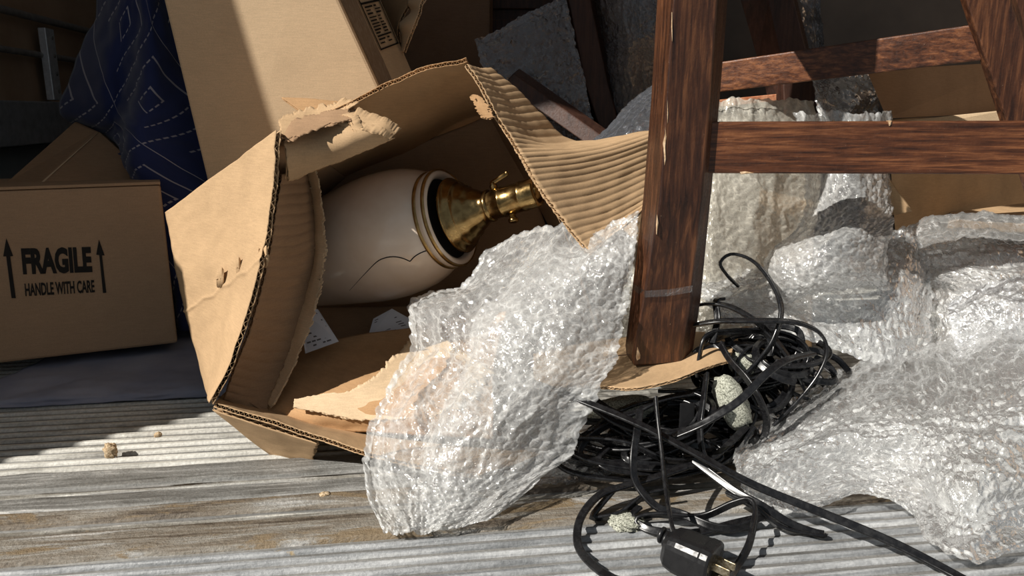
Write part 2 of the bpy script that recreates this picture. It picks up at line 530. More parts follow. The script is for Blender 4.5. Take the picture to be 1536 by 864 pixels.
# bubble film: clear plastic that partly scatters, glossy, denser at grazing angles
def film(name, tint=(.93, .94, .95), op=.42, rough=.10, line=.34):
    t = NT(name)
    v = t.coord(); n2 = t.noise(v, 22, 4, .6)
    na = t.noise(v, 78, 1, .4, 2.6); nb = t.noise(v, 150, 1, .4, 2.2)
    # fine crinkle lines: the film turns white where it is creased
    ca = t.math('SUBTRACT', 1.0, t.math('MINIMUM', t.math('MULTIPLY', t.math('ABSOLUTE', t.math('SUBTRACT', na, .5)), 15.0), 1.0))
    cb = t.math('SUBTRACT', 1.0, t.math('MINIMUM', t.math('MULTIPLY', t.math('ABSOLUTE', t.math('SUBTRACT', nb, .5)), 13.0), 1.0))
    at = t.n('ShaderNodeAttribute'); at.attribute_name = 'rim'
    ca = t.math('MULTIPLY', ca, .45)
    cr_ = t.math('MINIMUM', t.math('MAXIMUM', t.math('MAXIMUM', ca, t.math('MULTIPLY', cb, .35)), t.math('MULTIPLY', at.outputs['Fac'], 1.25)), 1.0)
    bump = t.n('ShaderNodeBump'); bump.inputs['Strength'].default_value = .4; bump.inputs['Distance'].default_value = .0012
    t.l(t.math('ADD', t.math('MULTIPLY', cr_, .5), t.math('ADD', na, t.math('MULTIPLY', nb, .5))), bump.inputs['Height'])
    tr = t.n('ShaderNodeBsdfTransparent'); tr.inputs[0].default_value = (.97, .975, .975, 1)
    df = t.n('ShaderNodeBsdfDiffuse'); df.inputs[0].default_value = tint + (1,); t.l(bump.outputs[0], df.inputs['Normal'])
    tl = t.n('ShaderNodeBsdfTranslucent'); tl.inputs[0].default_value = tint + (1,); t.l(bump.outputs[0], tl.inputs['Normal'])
    gl = t.n('ShaderNodeBsdfGlossy'); gl.inputs['Roughness'].default_value = rough; t.l(bump.outputs[0], gl.inputs['Normal'])
    a = t.n('ShaderNodeMixShader'); a.inputs[0].default_value = .32; t.l(df.outputs[0], a.inputs[1]); t.l(tl.outputs[0], a.inputs[2])
    lw = t.n('ShaderNodeLayerWeight'); lw.inputs['Blend'].default_value = .35; t.l(bump.outputs[0], lw.inputs['Normal'])
    fac = t.math('ADD', t.math('MULTIPLY', lw.outputs['Facing'], .40), t.math('MULTIPLY_ADD', n2, .4, op - .38))
    fac = t.math('MULTIPLY_ADD', cr_, line, fac)
    fac = t.math('MINIMUM', t.math('MAXIMUM', fac, .05), .93)
    b = t.n('ShaderNodeMixShader'); t.l(fac, b.inputs[0]); t.l(tr.outputs[0], b.inputs[1]); t.l(a.outputs[0], b.inputs[2])
    fr = t.n('ShaderNodeFresnel'); fr.inputs[0].default_value = 1.5; t.l(bump.outputs[0], fr.inputs['Normal'])
    g = t.math('MINIMUM', t.math('MULTIPLY', fr.outputs[0], 2.1), .65)
    e = t.n('ShaderNodeMixShader'); t.l(g, e.inputs[0]); t.l(b.outputs[0], e.inputs[1]); t.l(gl.outputs[0], e.inputs[2])
    t.l(e.outputs[0], t.out.inputs[0])


film('bubble_film', (.98, .985, .975), op=.375)
film('bubble_film_clear', (.95, .96, .98), op=.24)
film('tape_film', (.93, .95, .97), op=-.1, line=.12)
film('bubble_film_cream', (.96, .91, .79), op=.46)
film('bubble_film_shaded', (.25, .265, .30), op=.65)  # darkened copy of the film; shade of the back wraps is in its tint

# ------------------------------------------------------------------ the truck: floor, walls, roof
D8 = np.array((math.cos(ANG), math.sin(ANG), 0.0)); W8 = np.array((-math.sin(ANG), math.cos(ANG), 0.0))


def fw(px, py):
    return float(np.dot(G(px, py), W8))


floor = mesh('floor', *((lambda a: (a[0], a[1]))(shell(
    np.array([[D8 * x + W8 * w + (0, 0, -.0034) for w in (-.6, 2.6)] for x in (-1.6, 2.0)]),
    np.array([[D8 * x + W8 * w + (0, 0, -.04) for w in (-.6, 2.6)] for x in (-1.6, 2.0)])))), 'groove')
tag(floor, 'weathered ribbed truck bed floor running under everything', kind='structure')
floor['category'] = 'floor'


def strip(name, w0, w1, prof, mat, wob=0.0, seed=0):
    """a slat along D8; prof: list of (fraction of width, height)"""
    xs = np.linspace(-1.25, 1.6, 90)
    pr = np.array(prof)
    r = np.random.default_rng(seed)
    V = []
    for k, x in enumerate(xs):
        for f, h in pr:
            V.append(D8 * x + W8 * (w0 + f * (w1 - w0)))
            V[-1] = V[-1] + (0, 0, h)
    V = np.array(V).reshape(len(xs), len(pr), 3)
    if wob:
        s = (xs[:, None] * 14 + pr[None, :, 0] * 3)
        V[:, :, 2] += wob * perlin(s, s * 0 + seed * 1.7, seed) + wob * .6 * perlin(s * 5, s * 0 + seed * 3.1, seed + 1)
        e = wob * 1.2 * perlin(xs * 30, xs * 0 + seed * .37, seed + 2)
        V[:, 0] += e[:, None] * W8; V[:, 1] += e[:, None] * W8
        e = wob * 1.2 * perlin(xs * 30, xs * 0 + seed * .57, seed + 3)
        V[:, -1] += e[:, None] * W8; V[:, -2] += e[:, None] * W8
    o = mesh(name, V.reshape(-1, 3), grid_faces(len(xs), len(pr))[:, ::-1], mat, floor)
    return o


PITCHW = 0.0168
wA = fw(280, 828)
wB = fw(233, 697)
rib = [(.04, -.006), (.10, -.0025), (.17, .0), (.38, .0005), (.50, -.0012), (.58, -.006)]
k = 0
w = wA - PITCHW * .8
while w > 0.30:                                   # ribbed sill in front
    strip('slat', w, w + PITCHW * .8, rib, 'slat_front', .0004, 100 + k); k += 1; w -= PITCHW * .8
w = wB
while w < 1.75:                                   # ribbed bed behind
    strip('slat', w, w + PITCHW, rib, 'slat_back', .0004, 200 + k); k += 1; w += PITCHW
edges = [wA, wA + .047, wA + .062, wA + .090, wA + .121, wA + .134, wB]
for i, (a, b, m) in enumerate(zip(edges[:-1], edges[1:], ('plank_rust', 'plank_grey', 'plank_rust', 'plank_smooth', 'plank_grey', 'plank_smooth'))):
    g = .0016 / (b - a)
    hh = (.0015, -.003, .001, -.001, -.0025, .0)[i]
    strip('plank', a, b, [(g, -.008), (g * 1.2, hh - .001), (g * 2.5, hh), (.35, hh + .0008), (.7, hh), (1 - g * 2.5, hh), (1 - g * 1.2, hh - .001), (1 - g, -.008)], m, .0013, 300 + i)

# left wall, rails, channel, strut; unseen rear-edge step added to set the shadow edges
XL = -0.90


def wl(y, z, dx=0.0):
    return np.array((XL - .14 * (y - .41) + dx, y, z))


prof_l = [(.462, -.04), (.462, .70), (.69, .70), (.69, 1.47), (2.45, 1.47), (2.45, -.04)]
V = [wl(y, z) for y, z in prof_l] + [wl(y, z, -.05) for y, z in prof_l]
n_ = len(prof_l)
wall_left = mesh('wall_left', V, [tuple(range(n_)), tuple(range(2 * n_ - 1, n_ - 1, -1))] + [(i, i + n_, (i + 1) % n_ + n_, (i + 1) % n_) for i in range(n_)], 'wall_panel')
tag(wall_left, 'brown panelled left wall of the truck body', kind='structure'); wall_left['category'] = 'wall'


def rail(name, z, r, dx, mat, sq=None):
    if sq is None:
        V, F = sweep(np.array([wl(y, z, dx) for y in np.linspace(.6, 2.42, 8)]), circ(r, 10))
        return mesh(name, V, F, mat, wall_left, smooth=True)
    q = [wl(.6, z - sq, 0), wl(.6, z + sq, 0), wl(2.42, z + sq, 0), wl(2.42, z - sq, 0)]
    return hexa(name, q + [p + (dx, 0, 0) for p in q], mat, wall_left, .003)


rail('wall_rail', .565, .008, .022, 'steel_rail')
rail('wall_rail', .485, .007, .020, 'steel_rail')
rail('wall_channel', .335, 0, .045, 'steel', .046)
q = [wl(.55, -.04, 0), wl(.55, .285, 0), wl(2.44, .285, 0), wl(2.44, -.04, 0)]
hexa('lower_wall_panel', q + [p + (.012, 0, 0) for p in q], 'wall_lower', wall_left, .001)
for (y, z0, z1) in ((1.83, .385, .545), (1.95, .20, .285)):
    q = [wl(y, z0, .02), wl(y, z1, .02), wl(y + .045, z1, .02), wl(y + .045, z0, .02)]
    s = hexa('wall_strut', q + [p + (.018, 0, 0) for p in q], 'steel_bright', wall_left, .002)
    for zz in np.linspace(z0 + .02, z1 - .02, 4):
        V, F = lathe_vf(wl(y + .03, zz, .036), (1, 0, 0), [(0, .0), (0, .006), (.003, .005), (.003, 0)], 10)
        mesh('bolt', V, F, 'steel_rail', s)
tube('wall_hook', [wl(1.95, .205, .04), wl(1.85, .195, .06), wl(1.76, .19, .07), wl(1.74, .175, .07)], .005, 'steel', wall_left, 20)


def slab(name, q, d, mat, label, cat):
    q = [np.array(p, float) for p in q]
    o = hexa(name, q + [p + np.array(d) for p in q], mat, None, .002)
    tag(o, label, kind='structure'); o['category'] = cat
    return o


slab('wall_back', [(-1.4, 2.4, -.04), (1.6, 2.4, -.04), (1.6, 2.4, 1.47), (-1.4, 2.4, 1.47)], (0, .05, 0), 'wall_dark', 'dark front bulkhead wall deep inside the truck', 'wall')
slab('wall_right', [(1.5, .45, -.04), (1.5, 2.4, -.04), (1.5, 2.4, 1.47), (1.5, .45, 1.47)], (.05, 0, 0), 'wall_panel', 'brown panelled right wall of the truck body', 'wall')
slab('ceiling', [(-1.4, .42, 1.45), (1.6, .42, 1.45), (1.6, 2.45, 1.45), (-1.4, 2.45, 1.45)], (0, 0, .05), 'roof_white', 'pale roof of the truck body over the load', 'ceiling')

# ------------------------------------------------------------------ printing helpers
def text_mesh(body, name, mat, parent, origin, ux, uy, width, height, off, bold=0.02):
    cu = bpy.data.curves.new('t', 'FONT'); cu.body = body; cu.align_x = 'LEFT'; cu.offset = bold; cu.size = 1.0
    cu.resolution_u = 3
    to = bpy.data.objects.new('t', cu); COL.objects.link(to)
    dg = bpy.context.evaluated_depsgraph_get()
    me = bpy.data.meshes.new_from_object(to.evaluated_get(dg))
    bpy.data.objects.remove(to); 
    co = np.array([v.co for v in me.vertices])
    f = [tuple(p.vertices) for p in me.polygons]
    bpy.data.meshes.remove(me)
    mn, mx = co.min(0), co.max(0)
    a = (co[:, 0] - mn[0]) / (mx[0] - mn[0]); b = (co[:, 1] - mn[1]) / (mx[1] - mn[1])
    V = origin + a[:, None] * width * ux + b[:, None] * height * uy + off
    return mesh(name, V, f, mat, parent)


def quad_pt(q, a, b):
    """bilinear on quad q (TL, TR, BR, BL): a to the right, b downwards"""
    return (q[0] * (1 - a) + q[1] * a) * (1 - b) + (q[3] * (1 - a) + q[2] * a) * b


def decal(name, q, polys, mat, parent, lift=.0012):
    """flat print: list of polygons in (a,b) on quad q"""
    n = unit(np.cross(q[1] - q[0], q[3] - q[0]))
    if np.dot(n, np.array((0, 0, CAMZ)) - q.mean(0)) < 0: n = -n
    V, F = [], []
    for pl in polys:
        F.append(tuple(range(len(V), len(V) + len(pl))))
        V += [quad_pt(q, a, b) + n * lift for a, b in pl]
    return mesh(name, V, F, mat, parent)


# ------------------------------------------------------------------ fragile carton on the left
def carton(name, R0, L0, up, depth, h, mat):
    """upright carton: R0 / L0 front bottom corners"""
    w_ = L0 - R0
    back = unit(np.cross(unit(w_), up)); back = back if back[1] > 0 else -back
    return [R0, L0, L0 + up * h, R0 + up * h], back * depth


R0 = P(267, 519, 1.085); R0[2] = .026
L0 = P(-150, 566, .945); L0[2] = .026
upv = unit((-.02, .03, 1))
fq, bk = carton('c', R0, L0, upv, .30, .232, 'x')
fb = empty('fragile_box', (R0 + L0) / 2 + bk / 2)
tag(fb, 'closed brown carton printed FRAGILE with two black arrows, on the dusty floor blanket', 'box')
hexa('box_body', fq + [p + bk for p in fq], 'cardboard_grey', fb, .004)
TL, TR = fq[2], fq[3]
for a0, a1, b0, b1 in ((0, 1, .0, .495), (0, 1, .505, 1.0)):      # top flaps
    q = [TL * (1 - a) + TR * a + bk * b + upv * .0006 for a, b in ((a0, b0), (a1, b0), (a1, b1), (a0, b1))]
    hexa('top_flap', q + [p + upv * .004 for p in q], 'cardboard_grey', fb, .0006)
front = np.array([fq[2], fq[3], fq[0], fq[1]])                    # TL TR BR BL
n_f = -unit(bk)


def on_front(px, py):
    """where the printed mark sits on the carton's front face"""
    d = P(px, py, 1.0) - np.array((0, 0, CAMZ)); o = np.array((0, 0, CAMZ))
    t_ = np.dot(front[2] - o, n_f) / np.dot(d, n_f)
    return o + d * t_


def print_text(body, x0, x1, y0, y1, bold):
    bl, br, tl = on_front(x0, y1[0]), on_front(x1, y1[1]), on_front(x0 - (y1[0] - y0[0]) * .09, y0[0])
    return text_mesh(body, 'lettering', 'ink', fb, bl, unit(br - bl), unit(tl - bl), np.linalg.norm(br - bl), np.linalg.norm(tl - bl), n_f * .0009, bold)


print_text('FRAGILE', 35, 139, (372, 372), (412, 408.5), .05)
print_text('HANDLE WITH CARE', 38.5, 142.5, (425, 421), (444.5, 438.5), .028)
for pts in ([(9.7, 357), (20, 384), (15.5, 384.5), (24, 447), (17.5, 447), (9.5, 384.5), (5, 384.5)],
            [(148.4, 359), (157, 383), (153, 383), (159.5, 439), (154.5, 439.5), (149, 382.5), (144.5, 382)]):
    mesh('arrow_mark', [on_front(x, y) + n_f * .0009 for x, y in pts], [tuple(range(len(pts)))[::-1]], 'ink', fb)

# flattened carton lying tilted on top of it
A_, B_, C_, D_ = P(4, 277, 1.16), P(112, 181, 1.32), P(147, 197, 1.29), P(55, 278, 1.13)
E_, F_ = P(244, 281, 1.20), P(196, 226, 1.38)
tc = empty('tilted_carton', (A_ + E_) / 2)
tag(tc, 'dark brown flat carton tipped up behind the fragile box', 'box')
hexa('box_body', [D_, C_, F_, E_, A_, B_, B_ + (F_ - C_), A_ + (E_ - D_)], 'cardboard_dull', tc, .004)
qd = np.array([C_, F_, E_, D_])
decal('crease_line', qd, [[(.0, .02), (.0, .98), (.02, .98), (.02, .02)], [(.30, .05), (.22, .75), (.235, .76), (.315, .06)]], 'cardboard_light', tc)

# ------------------------------------------------------------------ blankets
def cloth(name, C, res, mat, label, cat, puff=.0025, k=4.4, wr=.006, seed=3, thick=.006):
    lu, lv = lens(C)
    nu, nv = int(lu / res), int(lv / res)
    U, V = np.meshgrid(np.linspace(0, 1, nu), np.linspace(0, 1, nv), indexing='ij')
    S = ev(C, U, V); N = normals(S)
    N *= np.sign((N * (np.array((0, 0, CAMZ)) - S)).sum(-1, keepdims=True))
    su, sv = U * lu, V * lv
    fx = np.abs((su * k) % 1 - .5) + np.abs((sv * k) % 1 - .5)
    hgt = puff * np.abs(np.sin(np.pi * (fx * 5 - .5))) ** .6
    hgt += wr * perlin(su * 14, sv * 14, seed) + wr * .5 * perlin(su * 34, sv * 34, seed + 1)
    A = S + N * hgt[..., None]
    V_, F_ = shell(A, A - N * thick)
    uv = np.stack([su.ravel(), sv.ravel()], -1)
    o = mesh(name, V_, F_, mat, None, smooth=True, uv=np.concatenate([uv, uv]))
    tag(o, label, cat)
    return o


cloth('moving_blanket', ctrl([
    [(110, -90, 1.36), (165, -90, 1.27), (205, -90, 1.25), (222, -90, 1.25), (245, -90, 1.29)],
    [(148, 0, 1.34), (180, 0, 1.26), (205, 0, 1.24), (225, 0, 1.225), (252, 0, 1.27)],
    [(120, 80, 1.34), (160, 85, 1.26), (190, 90, 1.255), (225, 90, 1.205), (275, 90, 1.25)],
    [(93, 160, 1.34), (150, 168, 1.27), (185, 165, 1.26), (215, 165, 1.18), (292, 165, 1.24)],
    [(120, 195, 1.36), (165, 200, 1.30), (184, 205, 1.24), (205, 205, 1.165), (310, 225, 1.23)],
    [(168, 226, 1.36), (183, 232, 1.30), (188, 245, 1.22), (212, 260, 1.155), (320, 280, 1.21)],
    [(205, 285, 1.33), (212, 300, 1.27), (222, 310, 1.20), (240, 320, 1.15), (330, 330, 1.20)],
    [(240, 400, 1.30), (245, 400, 1.26), (250, 410, 1.20), (262, 410, 1.15), (330, 410, 1.19)],
    [(255, 488, 1.30), (260, 490, 1.26), (265, 492, 1.20), (275, 496, 1.15), (330, 488, 1.19)]]),
    .0055, 'blanket', 'dark blue quilted moving blanket with pale zigzag stitching hanging between boxes', 'blanket')

bx = []
for a in np.linspace(0, 1, 7):
    fr = G(-60, 620) * (1 - a) + G(345, 597) * a
    row = []
    for j, d in enumerate((0, .01, .06, .14, .25, .36)):
        p = fr + np.array((-.0, 1, 0)) * d
        p[2] = (.004, .013, .016, .013, .011, .012)[j]
        row.append(p)
    bx.append(row)
cloth('floor_blanket', np.array(bx), .005, 'blanket_floor', 'flat dusty grey-blue blanket spread on the floor under the fragile box', 'blanket', puff=.0, wr=.0035, seed=21, thick=.003)

# ------------------------------------------------------------------ tall leaning carton
FT = [P(221, -100, 1.105), P(462, -100, 1.12), P(602, 205, 1.17), P(296, 212, 1.145)]
ST = [FT[1], P(528, -100, 1.27), P(640, 205, 1.30), FT[2]]
back = (ST[1] - ST[0]) * 1.0
tall = empty('tall_carton', (FT[2] + FT[3]) / 2)
tag(tall, 'tall pale carton leaning in the middle, half in sun, taped along its side', 'box')
low = [FT[3] + (FT[3] - FT[0]) * .62, FT[2] + (FT[2] - FT[1]) * .62]
lowb = [low[0] + back, low[1] + back]
hexa('box_body', [FT[0], FT[1], low[1], low[0], FT[0] + back, ST[1], lowb[1], lowb[0]], 'cardboard_light', tall, .004)
sq_ = np.array([FT[1], ST[1], lowb[1], low[1]])
decal('tape', sq_, [[(.03, 0), (.36, 0), (.36, 1), (.03, 1)]], 'tape', tall, .0015)
r_ = np.random.default_rng(4)


def srect(a0, a1, b0, b1):
    return [(a0, b0), (a1, b0), (a1, b1), (a0, b1)]


def sb(py):          # height on the side panel, as a share of its length
    return (py + 100) / (305 * 1.62) * 1.06


pr_ = [srect(.40, .425, sb(-40), sb(67)), srect(.90, .925, sb(-40), sb(67)), srect(.40, .925, sb(65.5), sb(67.8)), srect(.40, .925, sb(-2), sb(1))]
y_ = 4.0
while y_ < 60:
    hgt = r_.uniform(1.2, 2.6)
    if r_.random() < .3:
        pr_.append(srect(.47, .86, sb(y_), sb(y_ + 2.4)))
    else:
        pr_.append(srect(.47, .47 + r_.uniform(.1, .2), sb(y_), sb(y_ + hgt)))
        pr_.append(srect(.70, .70 + r_.uniform(.06, .16), sb(y_), sb(y_ + hgt)))
    y_ += hgt + r_.uniform(2.0, 3.4)
decal('printed_label', sq_, pr_, 'ink', tall, .0022)

# dark carton behind it with a torn flap catching the sun
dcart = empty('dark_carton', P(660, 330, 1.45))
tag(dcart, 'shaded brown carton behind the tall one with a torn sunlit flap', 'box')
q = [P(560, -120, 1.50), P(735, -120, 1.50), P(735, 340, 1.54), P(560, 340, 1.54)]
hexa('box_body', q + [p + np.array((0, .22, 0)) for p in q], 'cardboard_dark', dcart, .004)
board('torn_flap', ctrl([[(640, -40, 1.30), (655, -40, 1.27), (668, -40, 1.25)],
                         [(612, 0, 1.31), (624, 0, 1.28), (634, 0, 1.26)],
                         [(615, 18, 1.31), (622, 17, 1.28), (628, 18, 1.26)],
                         [(598, 36, 1.31), (608, 36, 1.28), (622, 35, 1.26)],
                         [(602, 55, 1.31), (606, 55, 1.29), (613, 56, 1.27)],
                         [(601, 76, 1.31), (603, 77, 1.29), (605, 78, 1.28)]]), 'cardboard_light', dcart, rag=(0, 0, .001, .002), nv=10, warp=.0004)
board('side_flap', ctrl([[(565, -30, 1.42), (640, -40, 1.31)], [(585, 50, 1.42), (598, 36, 1.315)], [(600, 100, 1.42), (602, 88, 1.32)]]), 'cardboard', dcart, nv=6)

# ------------------------------------------------------------------ the crushed open carton
cr = empty('crushed_box', G(430, 684))
tag(cr, 'crushed open corrugated carton lying on its side around a lamp', 'box')
EDGE = [(421, 196, .738), (417, 270, .733), (408, 340, .729), (394, 410, .726), (374, 480, .724), (348, 555, .722), (319, 607, .721)]
LB = [(253, 318, .90), (262, 365, .895), (271, 410, .89), (281, 455, .885), (292, 500, .88), (305, 550, .872), (317, 592, .862)]
mid = [((a[0] + b[0]) / 2 + o, (a[1] + b[1]) / 2, (a[2] + b[2]) / 2 - o * .0006) for (a, b, o) in zip(EDGE, LB, (0, 2, 5, 6, 5, 3, 1))]
board('left_panel', ctrl([[a, m_, b] for a, m_, b in zip(EDGE, mid, LB)]), 'cardboard', cr, flip=False, rag=(0, 0, .0016, .0), seed=11, warp=.0018, crease=(.45, .54, .0018, .0022), nv=44)
for i_, (x_, y_, w_) in enumerate(((399, 385, 4), (388, 390, 4), (358, 402, 4), (331, 417, 6))):   # torn bits along the crease
    yy_ = .728 + (400 - x_) * .00105
    board('torn_shred', ctrl([[(x_ - w_, y_ + 3, yy_ - .0015 + w_ * .0009), (x_ - w_, y_ - 1, yy_ - .003 + w_ * .0009)], [(x_, y_ + 2, yy_ - .003), (x_, y_ - 3, yy_ - .0045)], [(x_ + w_ * .7, y_ - 2, yy_ - .0015 - w_ * .0007), (x_ + w_ * .7, y_ - 5, yy_ - .002 - w_ * .0007)]]),
          'cardboard', cr, t=.001, medium=False, rag=(.001, .001, .0016, .0016), seed=150 + i_ * 5, nv=6, warp=.0008, pitch=.004)
board('top_panel', ctrl([[(432, 205, .79), (455, 258, .89), (472, 300, 1.07)], [(500, 172, .80), (520, 225, .90), (548, 268, 1.09)],
                         [(550, 146, .808), (565, 205, .91), (592, 252, 1.09)],
                         [(600, 121, .818), (615, 180, .92), (642, 228, 1.095)],
                         [(650, 103, .826), (668, 150, .93), (692, 198, 1.10)],
                         [(701, 95, .833), (722, 130, .935), (752, 176, 1.10)]]), 'cardboard_orange', cr, flip=True, rag=(.002, 0, .001, 0), seed=12, warp=.0022)
board('torn_top_strip', ctrl([[(419, 186, .79), (424, 212, .757), (427, 238, .748), (429, 270, .765)],
                              [(468, 166, .812), (472, 196, .790), (480, 224, .778), (486, 247, .790)],
                              [(505, 160, .816), (520, 180, .795), (532, 205, .780), (540, 226, .792)],
                              [(527, 164, .818), (545, 180, .800), (572, 192, .785), (592, 203, .795)]]), 'cardboard', cr,
      rag=(.001, .004, .005, .0015), seed=13, wash=(.0012, 0), wpitch=.05, warp=.0014, flip=False, t=.004)
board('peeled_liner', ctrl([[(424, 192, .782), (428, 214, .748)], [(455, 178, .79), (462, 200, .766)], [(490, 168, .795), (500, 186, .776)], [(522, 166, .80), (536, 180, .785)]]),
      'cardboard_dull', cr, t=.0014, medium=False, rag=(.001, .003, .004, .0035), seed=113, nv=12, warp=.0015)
for i_, rows in enumerate(([[(512, 172, .789), (519, 170, .789)], [(522, 186, .783), (528, 182, .783)], [(530, 198, .779), (535, 196, .779)]],
                           [[(526, 178, .785), (530, 172, .786)], [(550, 186, .782), (554, 181, .784)], [(575, 193, .781), (578, 188, .783)], [(590, 203, .785), (594, 199, .786)]],
                           [[(500, 160, .806), (506, 154, .808)], [(515, 162, .803), (520, 156, .806)], [(528, 160, .801), (533, 157, .803)]])):
    board('torn_shred', ctrl(rows), 'cardboard', cr, t=.0012, medium=False, rag=(.001, .001, .0016, .0016), seed=120 + i_ * 7, nv=8, warp=.001, pitch=.004)
board('raised_flap', ctrl([[(423, 149, .835), (452, 170, .825)], [(462, 150, .838), (478, 172, .828)], [(498, 154, .84), (508, 172, .83)], [(530, 158, .842), (535, 170, .832)]]),
      'cardboard_orange', cr, rag=(.0, .002, .0004, .0), seed=14, nv=10, warp=.0006, t=.003)
RF = []
for e, r in (((701, 95, .833), (737, 101, .87)), ((722, 128, .826), (776, 133, .885)), ((745, 168, .818), (812, 171, .90)), ((768, 206, .811), (866, 211, .92)),
             ((784, 235, .806), (992, 192, .945)), ((803, 266, .801), (992, 218, .935)), ((828, 305, .794), (992, 250, .925)), ((856, 344, .787), (990, 284, .905)), ((885, 375, .779), (962, 316, .865))):
    e, r = np.array(e), np.array(r)
    RF.append([tuple(e * (1 - f) + r * f + np.array((0, 10 * math.sin(math.pi * f) * min(1, (r[0] - e[0]) / 180), 0))) for f in (0, .25, .5, .75, 1)])
board('right_flap', ctrl(RF), 'cardboard', cr, flip=False, wash=(.0011, .0), wpitch=.0098, rag=(.0, .002, .0012, 0), seed=15, nv=34, warp=.0016)
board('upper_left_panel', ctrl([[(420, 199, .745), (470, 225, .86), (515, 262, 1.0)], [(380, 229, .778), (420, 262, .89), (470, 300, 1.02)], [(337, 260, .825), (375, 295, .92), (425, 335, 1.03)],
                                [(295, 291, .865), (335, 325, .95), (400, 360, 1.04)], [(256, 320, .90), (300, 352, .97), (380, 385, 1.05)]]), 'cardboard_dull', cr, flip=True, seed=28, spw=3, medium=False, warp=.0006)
board('torn_tag', ctrl([[(709, 143, .818), (716, 143, .815), (722, 146, .815)], [(713, 160, .818), (722, 160, .814), (731, 162, .813)], [(724, 178, .815), (730, 178, .812), (738, 177, .811)]]),
      'cardboard_orange', cr, rag=(.002, .002, .005, .004), seed=16, nv=12, warp=.002, t=.0016, medium=False, pitch=.003)
board('bottom_panel', ctrl([[(320, 611, .723), (345, 590, .86), (420, 560, 1.0)], [(395, 634, .710), (430, 612, .84), (480, 575, 1.0)],
                            [(470, 658, .699), (520, 632, .82), (570, 590, 1.0)], [(548, 684, .688), (620, 650, .80), (660, 600, 1.0)],
                            [(640, 706, .678), (730, 665, .79), (780, 605, 1.0)], [(720, 720, .672), (830, 675, .78), (880, 605, 1.0)]]),
      'cardboard', cr, flip=True, rag=(.0, .0, .0012, 0), seed=17, warp=.0012)
board('outer_flap', ctrl([[(322, 609, .738), (372, 650, .758), (410, 678, .774)], [(362, 622, .732), (395, 655, .755), (420, 682, .768)], [(402, 635, .726), (420, 662, .752), (432, 684, .765)],
                          [(440, 647, .722), (448, 668, .748), (455, 686, .764)], [(478, 659, .716), (474, 674, .742), (470, 687, .763)]]), 'cardboard', cr, seed=18, warp=.001, rag=(0, 0.002, 0, .001))
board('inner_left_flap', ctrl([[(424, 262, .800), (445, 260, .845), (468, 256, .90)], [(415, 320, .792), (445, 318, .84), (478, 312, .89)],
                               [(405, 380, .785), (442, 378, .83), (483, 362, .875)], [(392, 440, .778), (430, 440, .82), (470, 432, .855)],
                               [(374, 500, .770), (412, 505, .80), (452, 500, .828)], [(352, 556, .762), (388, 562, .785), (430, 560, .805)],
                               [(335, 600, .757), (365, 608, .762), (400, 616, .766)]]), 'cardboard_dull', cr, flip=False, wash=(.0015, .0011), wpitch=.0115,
      rag=(.0, .0, .0, .0042), seed=19, warp=.0012)  # duller board colour deepens the shade on this flap
board('peeled_edge', ctrl([[(460, 258, .885), (465, 257, .876), (472, 256, .870)], [(466, 300, .882), (473, 300, .872), (481, 302, .866)], [(472, 345, .875), (478, 350, .864), (487, 352, .857)],
                           [(468, 385, .866), (475, 390, .853), (486, 392, .847)], [(456, 440, .848), (464, 445, .836), (476, 440, .830)], [(438, 500, .825), (449, 503, .813), (460, 500, .808)],
                           [(424, 548, .806), (432, 552, .797), (440, 548, .793)], [(402, 606, .772), (406, 610, .766), (411, 606, .764)]]), 'cardboard_light', cr, t=.0016, medium=False,
      rag=(.001, .001, .0045, .0035), seed=131, nv=12, warp=.0022, pitch=.005)
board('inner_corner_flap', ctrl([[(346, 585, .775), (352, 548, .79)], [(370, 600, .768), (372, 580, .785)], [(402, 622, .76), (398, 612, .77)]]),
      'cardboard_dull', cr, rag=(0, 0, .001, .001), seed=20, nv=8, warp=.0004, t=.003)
board('inner_bottom_flap', ctrl([[(412, 632, .770), (405, 612, .777), (418, 585, .81), (436, 545, .865), (445, 528, .89)],
                                 [(480, 642, .757), (476, 615, .757), (490, 575, .80), (510, 535, .87), (520, 510, .90)],
                                 [(560, 645, .750), (560, 612, .748), (568, 570, .79), (590, 525, .87), (610, 496, .90)],
                                 [(640, 650, .745), (650, 612, .743), (650, 560, .79), (670, 510, .87), (690, 478, .90)],
                                 [(740, 655, .745), (740, 615, .745), (740, 560, .79), (750, 510, .87), (760, 470, .90)]]),
      'cardboard_orange', cr, flip=True, wash=(.0007, .0), wpitch=.016, rag=(.001, 0, .0015, .0), seed=23, warp=.0018)
board('torn_liner', ctrl([[(442, 600, .752), (440, 612, .745)], [(480, 592, .755), (490, 622, .742)], [(520, 588, .757), (545, 630, .740)], [(555, 570, .770), (600, 628, .738)],
                          [(590, 540, .805), (650, 622, .736)], [(620, 505, .86), (700, 600, .745)], [(640, 492, .885), (740, 560, .78)]]), 'cardboard_light', cr, t=.0022, medium=False,
      rag=(.001, .0, .0035, .0045), seed=24, nv=14, warp=.0012, wash=(.0008, 0), wpitch=.014)
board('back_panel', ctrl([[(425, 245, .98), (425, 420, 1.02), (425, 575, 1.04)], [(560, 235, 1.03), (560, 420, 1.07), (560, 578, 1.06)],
                          [(680, 195, 1.05), (700, 400, 1.08), (700, 590, 1.06)], [(750, 165, 1.055), (830, 380, 1.05), (850, 600, 1.0)]]), 'cardboard_dull', cr, flip=False, seed=25, spw=3, medium=False)  # inner wall coloured darker to stand in for deeper shade
